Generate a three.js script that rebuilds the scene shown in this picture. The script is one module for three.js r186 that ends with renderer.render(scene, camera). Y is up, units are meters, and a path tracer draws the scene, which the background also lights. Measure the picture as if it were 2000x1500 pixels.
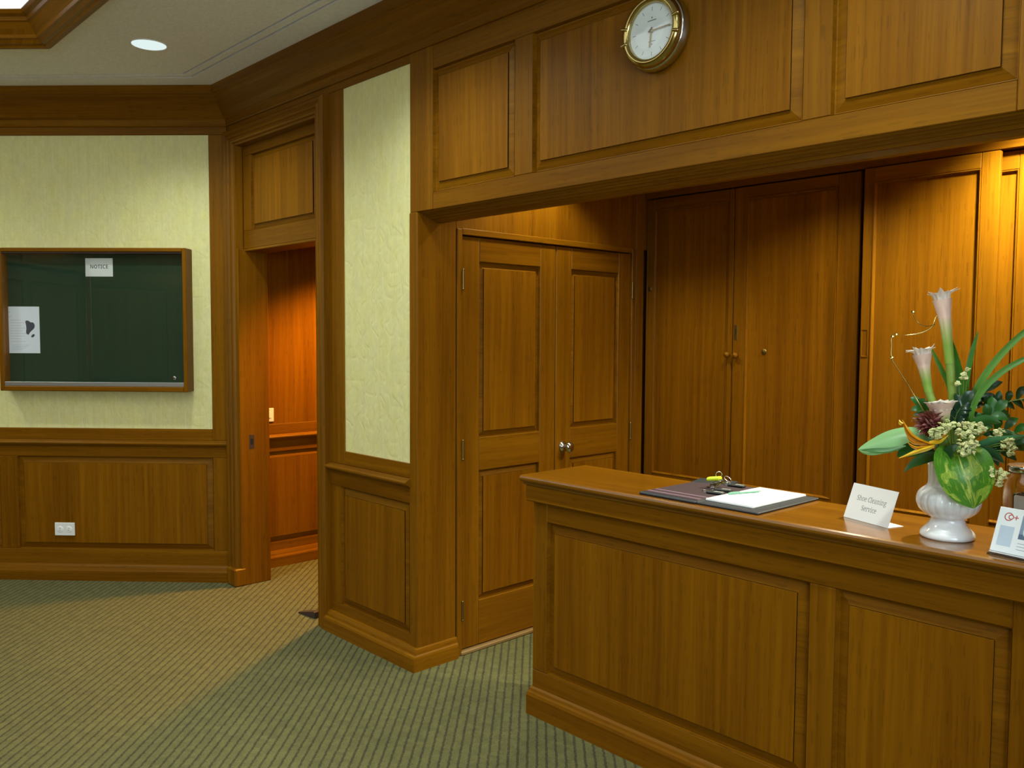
import * as THREE from 'three';
import { ConvexGeometry } from 'three/addons/geometries/ConvexGeometry.js';
import { mergeGeometries } from 'three/addons/utils/BufferGeometryUtils.js';
import { RectAreaLightUniformsLib } from 'three/addons/lights/RectAreaLightUniformsLib.js';

// ---------------------------------------------------------------- camera, light, exposure
const scene = new THREE.Scene();
scene.background = new THREE.Color(0x000000);
const camera = new THREE.PerspectiveCamera(48.455, 2000 / 1500, 0.05, 60);
camera.position.set(3.1144, 1.55, 2.3393);
camera.up.set(-0.04546, 0.99834, -0.03547);
camera.lookAt(3.1144 - 0.72783, 1.55 - 0.05742, 2.3393 - 0.68335);
const renderer = new THREE.WebGLRenderer({ antialias: true });
renderer.toneMapping = THREE.LinearToneMapping;
renderer.toneMappingExposure = 0.94;
renderer.shadowMap.enabled = true;
RectAreaLightUniformsLib.init();

const COOL = new THREE.Color().setRGB(0.9, 1.0, 0.92);      // fluorescent ceiling light
const PANEL_NITS = 0.4;
const DOWNLIGHT_CD = 7.5;
const RECESS_CD = 6.5;
const CORRIDOR_CD = 39.0;
const DAY_NITS = 6.0;
const WARM = new THREE.Color().setRGB(1.0, 0.48, 0.06);      // corridor lamp
const HALOGEN = new THREE.Color().setRGB(1.0, 0.98, 0.72);   // unseen lamps in the recess soffit

function areaLight(w, h, x, y, z) {                           // faces straight down
  const l = new THREE.RectAreaLight(COOL, PANEL_NITS, w, h);
  l.position.set(x, y, z); l.lookAt(x, y - 1, z); scene.add(l);
}
areaLight(5.6, 3.6, 1.26, 3.128, 3.0);
areaLight(0.8, 2.1, -1.95, 3.128, 3.0);
areaLight(0.8, 2.1, 4.47, 3.128, 3.0);

const DAY = new THREE.Color().setRGB(0.8, 1.0, 1.1);       // daylight from unseen windows, out of view, lighting walls and ceiling from the right
for (const z of [2.85, 4.1, 5.35]) {
  const l = new THREE.RectAreaLight(DAY, DAY_NITS, 1.0, 1.68);
  l.position.set(6.44, 1.83, z); l.lookAt(0, 1.83, z); scene.add(l);
}

// ---------------------------------------------------------------- helpers
let seed = 7;
const rnd = () => { seed = (seed * 1664525 + 1013904223) >>> 0; return seed / 4294967296; };
const rr = (a, b) => a + (b - a) * rnd();
const CORNER = -1.923, A45 = 0.7827, K = Math.tan(Math.PI / 8);
const R90 = Math.PI / 2;
const used = new Map();
function numbered(n) {
  const k = used.get(n) || 0; used.set(n, k + 1);
  return k ? `${n}_${String(k).padStart(3, '0')}` : n;
}
function shade(o) { o.traverse((m) => { if (m.isMesh) { m.castShadow = true; m.receiveShadow = true; } }); return o; }
function thing(name, label, category, pos = [0, 0, 0], turn = 0, group) {
  const o = new THREE.Group(); o.name = numbered(name); o.position.set(...pos); o.rotation.y = turn;
  o.userData = { label, category }; if (group) o.userData.group = group;
  scene.add(o); return o;
}
function struct(name, pos = [0, 0, 0], turn = 0) {
  const o = new THREE.Group(); o.name = name; o.position.set(...pos); o.rotation.y = turn;
  o.userData = { kind: 'structure' }; scene.add(o); return o;
}
function obj(name, geo, mat, parent, label) {
  const g = Array.isArray(geo) ? (geo.length > 1 ? mergeGeometries(geo.map(plain)) : geo[0]) : geo;
  const m = new THREE.Mesh(g, mat); m.name = name; if (label) m.userData.label = label;
  parent.add(m); return m;
}
function plain(g) {                                            // position, normal, uv only, not indexed
  let q = g.index ? g.toNonIndexed() : g.clone();
  for (const k of Object.keys(q.attributes)) if (!['position', 'normal', 'uv'].includes(k)) q.deleteAttribute(k);
  if (!q.attributes.normal) q.computeVertexNormals();
  if (!q.attributes.uv) q.setAttribute('uv', new THREE.BufferAttribute(new Float32Array(q.attributes.position.count * 2), 2));
  return q;
}
// uv in metres, v along the grain; every piece gets its own place in the veneer
function grainUV(geo, grain = 'y', off) {
  const g = plain(geo), p = g.attributes.position, uv = g.attributes.uv;
  const ox = off ? off[0] : rr(0, 4), oy = off ? off[1] : rr(0, 4);
  const a = new THREE.Vector3(), b = new THREE.Vector3(), c = new THREE.Vector3(), n = new THREE.Vector3();
  const gi = 'xyz'.indexOf(grain);
  for (let i = 0; i < p.count; i += 3) {
    a.fromBufferAttribute(p, i); b.fromBufferAttribute(p, i + 1); c.fromBufferAttribute(p, i + 2);
    n.copy(b).sub(a).cross(c.clone().sub(a));
    const w = [Math.abs(n.x), Math.abs(n.y), Math.abs(n.z)], d = w.indexOf(Math.max(...w));
    let vi = gi, ui = [0, 1, 2].find((k) => k !== d && k !== gi);
    if (d === gi) { const r = [0, 1, 2].filter((k) => k !== d); [ui, vi] = r; }
    for (const [k, v] of [[0, a], [1, b], [2, c]]) {
      const q = v.toArray(); uv.setXY(i + k, (q[ui] + ox) / 1.28, (q[vi] + oy) / 2.56);
    }
  }
  return g;
}
function box(x0, x1, y0, y1, z0, z1, bev = 0.002) {            // box with chamfered edges
  const P = [], X = [x0, x1], Y = [y0, y1], Z = [z0, z1];
  const b = Math.min(bev, (x1 - x0) / 3, (y1 - y0) / 3, (z1 - z0) / 3);
  for (const i of [0, 1]) for (const j of [0, 1]) for (const k of [0, 1]) {
    const sx = i ? -b : b, sy = j ? -b : b, sz = k ? -b : b;
    P.push(new THREE.Vector3(X[i], Y[j] + sy, Z[k] + sz), new THREE.Vector3(X[i] + sx, Y[j], Z[k] + sz), new THREE.Vector3(X[i] + sx, Y[j] + sy, Z[k]));
  }
  return new ConvexGeometry(P);
}
function tris(list) {                                          // flat triangles from points
  const g = new THREE.BufferGeometry();
  g.setAttribute('position', new THREE.BufferAttribute(new Float32Array(list.flat()), 3));
  g.computeVertexNormals(); return plain(g);
}
const quad = (L, a, b, c, d) => L.push(a, b, c, a, c, d);
// mitred rectangular moulding; profile = [[inset, z], ...] from the outside inwards
function ring(x0, x1, y0, y1, prof) {
  const L = [];
  for (let i = 0; i + 1 < prof.length; i++) {
    const [u, z] = prof[i], [v, w] = prof[i + 1];
    const o = [[x0 + u, y0 + u, z], [x1 - u, y0 + u, z], [x1 - u, y1 - u, z], [x0 + u, y1 - u, z]];
    const n = [[x0 + v, y0 + v, w], [x1 - v, y0 + v, w], [x1 - v, y1 - v, w], [x0 + v, y1 - v, w]];
    for (let k = 0; k < 4; k++) quad(L, o[k], o[(k + 1) % 4], n[(k + 1) % 4], n[k]);
  }
  return tris(L);
}
// moulding run along x; profile = [[z, y], ...] closed loop, anticlockwise; ends mitred by slope k
function run(prof, x0, x1, k0 = 0, k1 = 0) {
  const L = [], n = prof.length;
  for (let i = 0; i < n; i++) {
    const [z, y] = prof[i], [w, v] = prof[(i + 1) % n];
    quad(L, [x0 + k0 * z, y, z], [x0 + k0 * w, v, w], [x1 + k1 * w, v, w], [x1 + k1 * z, y, z]);
  }
  const tri = THREE.ShapeUtils.triangulateShape(prof.map(([z, y]) => new THREE.Vector2(z, y)), []);
  for (const [a, b, c] of tri) {
    const f = (i, s) => [(s ? x1 + k1 * prof[i][0] : x0 + k0 * prof[i][0]), prof[i][1], prof[i][0]];
    L.push(f(a, 0), f(b, 0), f(c, 0), f(a, 1), f(c, 1), f(b, 1));
  }
  return tris(L);
}
function lathe(pts, seg = 40) { return new THREE.LatheGeometry(pts.map(([r, y]) => new THREE.Vector2(r, y)), seg); }
function tube(points, radius, seg = 24, rad = 7) {             // round stem along points, radius a number or f(t)
  const c = new THREE.CatmullRomCurve3(points.map((p) => new THREE.Vector3(...p)));
  const fr = c.computeFrenetFrames(seg, false), pos = [], idx = [], uv = [];
  for (let i = 0; i <= seg; i++) {
    const t = i / seg, p = c.getPoint(t), r = typeof radius === 'function' ? radius(t) : radius;
    for (let j = 0; j <= rad; j++) {
      const a = (j / rad) * Math.PI * 2;
      const q = p.clone().addScaledVector(fr.normals[i], Math.cos(a) * r).addScaledVector(fr.binormals[i], Math.sin(a) * r);
      pos.push(q.x, q.y, q.z); uv.push(j / rad, t);
    }
  }
  for (let i = 0; i < seg; i++) for (let j = 0; j < rad; j++) {
    const a = i * (rad + 1) + j, b = a + rad + 1; idx.push(a, b, a + 1, b, b + 1, a + 1);
  }
  const g = new THREE.BufferGeometry();
  g.setAttribute('position', new THREE.Float32BufferAttribute(pos, 3)); g.setAttribute('uv', new THREE.Float32BufferAttribute(uv, 2));
  g.setIndex(idx); g.computeVertexNormals(); return g;
}
// leaf: midrib points, half width f(t), side direction, fold = how far the edges rise off the midrib
function leaf(points, half, side, fold = 0.3, seg = 18, wave = 0, thick = 0.0007) {
  const c = new THREE.CatmullRomCurve3(points.map((p) => new THREE.Vector3(...p))), S = new THREE.Vector3(...side).normalize();
  const pos = [], idx = [], uv = [], N = 6;
  for (const face of [1, -1]) for (let i = 0; i <= seg; i++) {
    const t = i / seg, p = c.getPoint(t), T = c.getTangent(t);
    const s = S.clone().addScaledVector(T, -S.dot(T)).normalize(), up = s.clone().cross(T).normalize();
    const h = Math.max(0.0004, half(t));
    for (let j = 0; j <= N; j++) {
      const x = (j / N) * 2 - 1, q = p.clone().addScaledVector(s, x * h);
      q.addScaledVector(up, Math.abs(x) ** 1.5 * h * fold + wave * h * Math.sin(t * 11 + x * 2) + face * thick * (1 - Math.abs(x)));
      pos.push(q.x, q.y, q.z); uv.push(x * 0.5 + 0.5, t);
    }
  }
  const M = (seg + 1) * (N + 1);
  for (let i = 0; i < seg; i++) for (let j = 0; j < N; j++) {
    const a = i * (N + 1) + j, b = a + N + 1; idx.push(a, a + 1, b, b, a + 1, b + 1);
    idx.push(M + a, M + b, M + a + 1, M + b, M + b + 1, M + a + 1);
  }
  const g = new THREE.BufferGeometry();
  g.setAttribute('position', new THREE.Float32BufferAttribute(pos, 3)); g.setAttribute('uv', new THREE.Float32BufferAttribute(uv, 2));
  g.setIndex(idx); g.computeVertexNormals(); return g;
}

// ---------------------------------------------------------------- textures
const hash = (x, y, s) => { let h = (x * 374761393 + y * 668265263 + s * 974634777) | 0; h = Math.imul(h ^ (h >>> 13), 1274126177); return ((h ^ (h >>> 16)) >>> 0) / 4294967296; };
function vnoise(x, y, px, py, s) {                              // value noise that repeats after px, py cells
  const xi = Math.floor(x), yi = Math.floor(y), fx = x - xi, fy = y - yi;
  const sx = fx * fx * (3 - 2 * fx), sy = fy * fy * (3 - 2 * fy);
  const m = (a, n) => ((a % n) + n) % n;
  const a = hash(m(xi, px), m(yi, py), s), b = hash(m(xi + 1, px), m(yi, py), s), c = hash(m(xi, px), m(yi + 1, py), s), d = hash(m(xi + 1, px), m(yi + 1, py), s);
  return a + (b - a) * sx + (c - a) * sy + (a - b - c + d) * sx * sy;
}
function texture(w, h, f, srgb = true) {
  const d = new Uint8Array(w * h * 4);
  for (let y = 0; y < h; y++) for (let x = 0; x < w; x++) {
    const c = f(x / w, y / h), k = (y * w + x) * 4;
    d[k] = Math.max(0, Math.min(255, c[0])); d[k + 1] = Math.max(0, Math.min(255, c[1])); d[k + 2] = Math.max(0, Math.min(255, c[2])); d[k + 3] = 255;
  }
  const t = new THREE.DataTexture(d, w, h); t.wrapS = t.wrapT = THREE.RepeatWrapping;
  t.magFilter = THREE.LinearFilter; t.minFilter = THREE.LinearMipmapLinearFilter; t.generateMipmaps = true;
  if (srgb) t.colorSpace = THREE.SRGBColorSpace; t.needsUpdate = true; return t;
}
function canvasTex(w, h, draw) {
  const c = document.createElement('canvas'); c.width = w; c.height = h; draw(c.getContext('2d'), w, h);
  const t = new THREE.CanvasTexture(c); t.colorSpace = THREE.SRGBColorSpace; return t;
}
function woodTexture(dark, light, s) {
  return texture(768, 1024, (u, v) => {
    const wob = 0.02 * (vnoise(u * 6, v * 3, 6, 3, s + 5) - 0.5);
    const x = u + wob;
    const broad = vnoise(x * 14, v * 2, 14, 2, s), band = vnoise(x * 60, v * 3, 60, 3, s + 1), fine = vnoise(x * 190, v * 9, 190, 9, s + 2), pore = vnoise(u * 384, v * 40, 384, 40, s + 3);
    let t = 0.34 * broad + 0.36 * band + 0.3 * fine; t = (t - 0.5) * 1.35 + 0.5;
    const k = pore > 0.8 ? 0.9 : 1;
    return [0, 1, 2].map((i) => (dark[i] + (light[i] - dark[i]) * t) * k);
  });
}
const veneerMap = woodTexture([107, 63, 3], [141, 91, 8], 11);
const solidMap = woodTexture([103, 61, 3], [135, 87, 8], 31);
const wallpaperMap = texture(512, 512, (u, v) => {
  const a = vnoise(u * 34, v * 22, 34, 22, 51), b = vnoise(u * 90, v * 70, 90, 70, 52), st = vnoise(u * 110, v * 4, 110, 4, 53);
  const k = 0.965 + 0.03 * a + 0.03 * b + 0.03 * st, y = vnoise(u * 16, v * 12, 16, 12, 54);
  return [220 * k, 213 * k, (154 - 12 * y) * k];
});
const wallpaperBump = texture(512, 512, (u, v) => {
  const n = vnoise(u * 46, v * 20, 46, 20, 55), r = Math.abs(vnoise(u * 30 + 3 * vnoise(u * 12, v * 12, 12, 12, 57), v * 14, 30, 14, 56) - 0.5) * 2;
  const k = 255 * (0.35 * n + 0.65 * Math.min(1, r * 2.2)); return [k, k, k];
}, false);
// loop carpet: ribs in one direction with staggered cross ticks (cells of 35 mm)
const carpetMap = texture(1024, 1024, (u, v) => {
  const N = 16, x = u * N, y = v * N, i = Math.floor(x), fx = x - i;
  const zig = 0.09 * (vnoise(v * 64, i, 64, N, 61) - 0.5);
  const d = Math.abs(fx - 0.5 + zig);
  const fy = (y + (i % 2) * 0.5) % 1;
  const rib = d < 0.13 ? 1 : 0, tick = (fy > 0.46 && fy < 0.56 && fx > 0.55) ? 0.55 : 0;
  const tuft = vnoise(u * 340, v * 340, 340, 340, 62), soft = vnoise(u * 24, v * 24, 24, 24, 63);
  const k = (1 - 0.33 * rib * (0.7 + 0.6 * vnoise(u * 16, v * 96, 16, 96, 64)) - 0.22 * tick) * (0.8 + 0.26 * tuft + 0.14 * soft);
  return [98 * k, 95 * k, 53 * k];
});
const plasterMap = texture(256, 256, (u, v) => {
  const k = 0.97 + 0.05 * vnoise(u * 60, v * 60, 60, 60, 71); return [240 * k, 241 * k, 252 * k];
});

// ---------------------------------------------------------------- materials
const phys = (o) => new THREE.MeshPhysicalMaterial(o), std = (o) => new THREE.MeshStandardMaterial(o);
const M = {
  veneer: phys({ map: veneerMap, roughness: 0.42, specularIntensity: 0.32, specularColor: new THREE.Color().setRGB(1, 0.95, 0.62) }),
  wood: phys({ map: solidMap, roughness: 0.38, specularIntensity: 0.36, specularColor: new THREE.Color().setRGB(1, 0.95, 0.62) }),
  counterWood: phys({ map: solidMap, roughness: 0.3, specularIntensity: 0.3, clearcoat: 0.7, clearcoatRoughness: 0.1 }),
  wallpaper: std({ map: wallpaperMap, bumpMap: wallpaperBump, bumpScale: 0.0015, roughness: 0.85 }),
  plaster: std({ map: plasterMap, roughness: 0.92 }),
  carpet: std({ map: carpetMap, roughness: 0.97 }),
  chrome: std({ color: 0xc9cdd0, metalness: 1, roughness: 0.16 }),
  gold: std({ color: 0xb9a566, metalness: 1, roughness: 0.18 }),
  brass: std({ color: 0x8d7a45, metalness: 1, roughness: 0.38 }),
  aluminium: std({ color: 0xb9bcba, metalness: 0.9, roughness: 0.42 }),
  white: std({ color: 0xe9e8e2, roughness: 0.45 }),
  paper: std({ color: 0xeeeeec, roughness: 0.8 }),
  baize: std({ map: texture(256, 256, (u, v) => { const k = 0.8 + 0.4 * vnoise(u * 128, v * 128, 128, 128, 81); return [10 * k, 52 * k, 29 * k]; }), roughness: 0.95 }),
  glass: phys({ color: 0xffffff, transmission: 1, thickness: 0, roughness: 0.02, ior: 1.5 }),
  black: std({ color: 0x17181a, roughness: 0.5 }),
  dark: std({ color: 0x0c0a08, roughness: 0.8 }),
  wedge: std({ color: 0x3c2a1e, roughness: 0.7 }),
  lampGlass: std({ color: 0x222222, emissive: new THREE.Color().setRGB(0.82, 0.98, 0.95), emissiveIntensity: 0.95, roughness: 0.6 }),
  panelGlow: std({ color: 0x222222, emissive: new THREE.Color().setRGB(0.97, 1.0, 0.98), emissiveIntensity: 1.1, roughness: 0.6 }),
  daylight: std({ color: 0x222222, emissive: DAY, emissiveIntensity: 5.0, roughness: 0.6 }),  // glow of the unseen windows at the right
  warmGlow: std({ color: 0x222222, emissive: new THREE.Color().setRGB(1, 0.72, 0.35), emissiveIntensity: 1.5, roughness: 0.6 }),
};
M.wallpaper.map.repeat.set(1, 1);
const setRepeat = (t, x, y) => t.repeat.set(x, y);
setRepeat(wallpaperMap, 1.28 / 0.8, 2.56 / 0.8); setRepeat(wallpaperBump, 1.28 / 0.8, 2.56 / 0.8);
setRepeat(carpetMap, 1.28 / 0.568, 2.56 / 0.568); setRepeat(plasterMap, 1.28, 2.56);

// wood pieces of joinery, front face at local z = 0
const bx = (parent, name, x0, x1, y0, y1, grain = 'y', z1 = 0, z0 = -0.03, mat = M.wood, bev = 0.0025) =>
  obj(name, grainUV(box(x0, x1, y0, y1, z0, z1, bev), grain), mat, parent);
const BEVEL = [[0, -0.03], [0, 0.0], [0.003, -0.016], [0.007, -0.0165], [0.04, -0.006], [0.04, -0.001]];
// raised panel: bevelled border round a flat field
function panel(parent, x0, x1, y0, y1, z = 0, k = 1, mat = null) {
  const w = 0.04 * k;
  const p = obj('panel', grainUV(box(x0 + w, x1 - w, y0 + w, y1 - w, z - 0.02, z - 0.001, 0.001), 'y'), mat || M.veneer, parent);
  obj('panel_bevel', grainUV(ring(x0, x1, y0, y1, BEVEL.map(([u, q]) => [u * k, q + z])), 'x'), mat || M.wood, p);
  return p;
}
function wallpaper(parent, x0, x1, y0, y1) { return obj('wallpaper', grainUV(box(x0, x1, y0, y1, -0.03, -0.008, 0.0005), 'y', [0.3, 0.2]), M.wallpaper, parent, 'embossed cream wallpaper'); }
const BASE = [[-0.03, 0], [0.045, 0], [0.045, 0.062], [0.041, 0.07], [0.03, 0.076], [0.026, 0.086], [0.018, 0.098], [0.006, 0.102], [-0.03, 0.102]];
const RAIL = [[-0.03, 0.842], [0.004, 0.842], [0.012, 0.846], [0.016, 0.853], [0.028, 0.856], [0.032, 0.862], [0.032, 0.868], [0.026, 0.874], [0.012, 0.88], [0.004, 0.884], [-0.03, 0.884]];
const CROWN = [[-0.03, 2.806], [0.01, 2.806], [0.014, 2.814], [0.014, 2.846], [0.022, 2.852], [0.032, 2.858], [0.04, 2.87], [0.05, 2.885], [0.064, 2.916], [0.084, 2.945], [0.104, 2.96], [0.108, 2.968], [0.12, 2.974], [0.12, 3.03], [-0.03, 3.03]];

// ================================================================ THE ROOM
// ---- floor
{
  const f = struct('floor');
  const g = plain(new THREE.BoxGeometry(14, 0.1, 13)); g.translate(1.26, -0.05, 2);
  const p = g.attributes.position, c = Math.SQRT1_2;
  for (let i = 0; i < p.count; i++) g.attributes.uv.setXY(i, ((p.getX(i) - p.getZ(i)) * c) / 1.28, ((p.getX(i) + p.getZ(i)) * c) / 2.56);
  obj('carpet', g, M.carpet, f);
}


const oct = (d) => {                                           // corners of the coffer, drawn in by d
  const X0 = -2.656 + d, X1 = 5.176 - d, Z0 = 1.03 + d, Z1 = 4.97 - d, q = 0.92 - 0.586 * d;
  return [[X0 + q, Z0], [X1 - q, Z0], [X1, Z0 + q], [X1, Z1 - q], [X1 - q, Z1], [X0 + q, Z1], [X0, Z1 - q], [X0, Z0 + q]];
};
{
  const c = struct('ceiling');
  const sh = new THREE.Shape([[-5, -1.75], [7.6, -1.75], [7.6, 7.2], [-5, 7.2]].map(([x, z]) => new THREE.Vector2(x, -z)));
  sh.holes.push(new THREE.Path(oct(0.004).map(([x, z]) => new THREE.Vector2(x, -z))));
  // two fine shadow grooves that follow the walls
  const mitre = (d) => [CORNER + K * d, d], onA = (q, d) => [CORNER - Math.cos(A45) * q + Math.sin(A45) * d, Math.sin(A45) * q + Math.cos(A45) * d];
  for (const d of [0.262, 0.318]) {
    const e = d + 0.013;
    sh.holes.push(new THREE.Path([onA(2.6, d), mitre(d), [4.2, d], [4.2, e], mitre(e), onA(2.6, e)].map(([x, z]) => new THREE.Vector2(x, -z))));
  }
  const g = new THREE.ExtrudeGeometry(sh, { depth: 0.03, bevelEnabled: false }); g.rotateX(-R90); g.translate(0, 3.022, 0);
  obj('plaster', g, M.plaster, c);
  obj('upper_slab', grainUV(box(-5, 7.6, 3.3, 3.4, -3.2, 7.2, 0.001)), M.plaster, c);
  // the coffer: stepped wooden frame round a luminous panel
  const t = thing('coffer_light', 'large luminous ceiling panel set in a stepped wooden frame', 'ceiling light', [0, 0, 0]);
  const steps = [[-0.012, 3.03], [-0.012, 2.998], [0.0, 2.99], [0.02, 2.99], [0.026, 3.0], [0.04, 3.004], [0.052, 3.02], [0.062, 3.024], [0.066, 3.04], [0.082, 3.062], [0.1, 3.09], [0.108, 3.094], [0.112, 3.112], [0.13, 3.122], [0.138, 3.136], [0.138, 3.16]];
  const L = [];
  for (let i = 0; i + 1 < steps.length; i++) {
    const o = oct(steps[i][0]), n = oct(steps[i + 1][0]);
    for (let k = 0; k < 8; k++) { const m = (k + 1) % 8; quad(L, [o[k][0], steps[i][1], o[k][1]], [o[m][0], steps[i][1], o[m][1]], [n[m][0], steps[i + 1][1], n[m][1]], [n[k][0], steps[i + 1][1], n[k][1]]); }
  }
  obj('frame', grainUV(tris(L), 'x'), M.wood, t);
  const gs = new THREE.Shape(oct(0.136).map(([x, z]) => new THREE.Vector2(x, -z)));
  const gg = new THREE.ExtrudeGeometry(gs, { depth: 0.02, bevelEnabled: false }); gg.rotateX(-R90); gg.translate(0, 3.14, 0);
  obj('diffuser', gg, M.panelGlow, t);
}

// ---- round ceiling downlights
function downlight(x, y, z, r, label, glow, colour, cd, angle, pen) {
  const t = thing('ceiling_downlight', label, 'downlight', [x, y, z]);
  obj('trim_ring', lathe([[r * 1.06, 0.004], [r * 1.06, -0.002], [r * 1.035, -0.004], [r, -0.002], [r * 0.98, 0.01], [r * 0.98, 0.004]], 48), M.white, t);
  const d = obj('lamp_face', lathe([[0.0001, -0.0045], [r * 0.6, -0.004], [r * 0.99, -0.0015], [r * 0.99, 0.004], [0.0001, 0.004]], 48), glow, t);
  const s = new THREE.SpotLight(colour, cd, 0, angle, pen, 2);
  s.position.set(x, y - 0.014, z); s.target.position.set(x, 0, z); s.castShadow = true; s.shadow.radius = r / 0.02;
  s.shadow.mapSize.set(1024, 1024); s.shadow.bias = -0.0008;
  scene.add(s, s.target); return t;
}
downlight(-1.41, 3.022, 0.65, 0.084, 'round white ceiling downlight between the coffer and the corner of the room', M.lampGlass, COOL, DOWNLIGHT_CD, 1.2, 0.6);
for (const [x, z, where] of [[0.34, 0.65, 'above the left end of the counter'], [2.09, 0.65, 'above the vase end of the counter'], [3.84, 0.65, 'beyond the right end of the counter'], [-1.41, 5.35, 'added as fill at the rear left'], [0.34, 5.35, 'added as fill at the rear, second from the left'], [2.09, 5.35, 'added as fill at the rear, third from the left'], [3.84, 5.35, 'added as fill at the rear right'], [-2.95, 2.2, 'added as fill between the coffer and the left wall']])  // counter row is out of view; rear and left lamps are added fill
  downlight(x, 3.022, z, 0.084, 'unseen round ceiling downlight ' + where, M.lampGlass, COOL, DOWNLIGHT_CD, 1.2, 0.6);

// ---- angled wall on the left with the notice board (local x ends at the corner, x = 0)
{
  const w = struct('wall_left', [CORNER, 0, 0], A45);
  obj('wall_core', grainUV(box(-2.95, -0.01, 0, 3.05, -0.2, -0.03, 0.001)), M.plaster, w);
  wallpaper(w, -2.9, -0.116, 0.95, 2.76);
  bx(w, 'stile', -0.118, -0.002, 0.884, 2.757);
  bx(w, 'rail', -2.9, -0.002, 2.757, 2.86, 'x', 0.001);
  bx(w, 'rail', -2.9, -0.118, 0.884, 0.955, 'x');
  bx(w, 'rail', -2.9, -0.002, 0.776, 0.85, 'x');
  bx(w, 'rail', -2.9, -0.002, 0.1, 0.19, 'x');
  bx(w, 'stile', -0.118, -0.002, 0.19, 0.776);
  bx(w, 'stile', -1.475, -1.36, 0.19, 0.776);
  panel(w, -1.36, -0.118, 0.19, 0.776); panel(w, -2.85, -1.475, 0.19, 0.776);
  obj('chair_rail', grainUV(run(RAIL, -2.9, 0, 0, -K), 'x'), M.wood, w);
  const b = struct('baseboard_left', [CORNER, 0, 0], A45); obj('moulding', grainUV(run(BASE, -2.9, 0, 0, -K), 'x'), M.wood, b);
  const c = struct('trim_1', [CORNER, 0, 0], A45); obj('crown_moulding', grainUV(run(CROWN, -2.9, 0, 0, -K), 'x'), M.wood, c);
}
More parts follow.
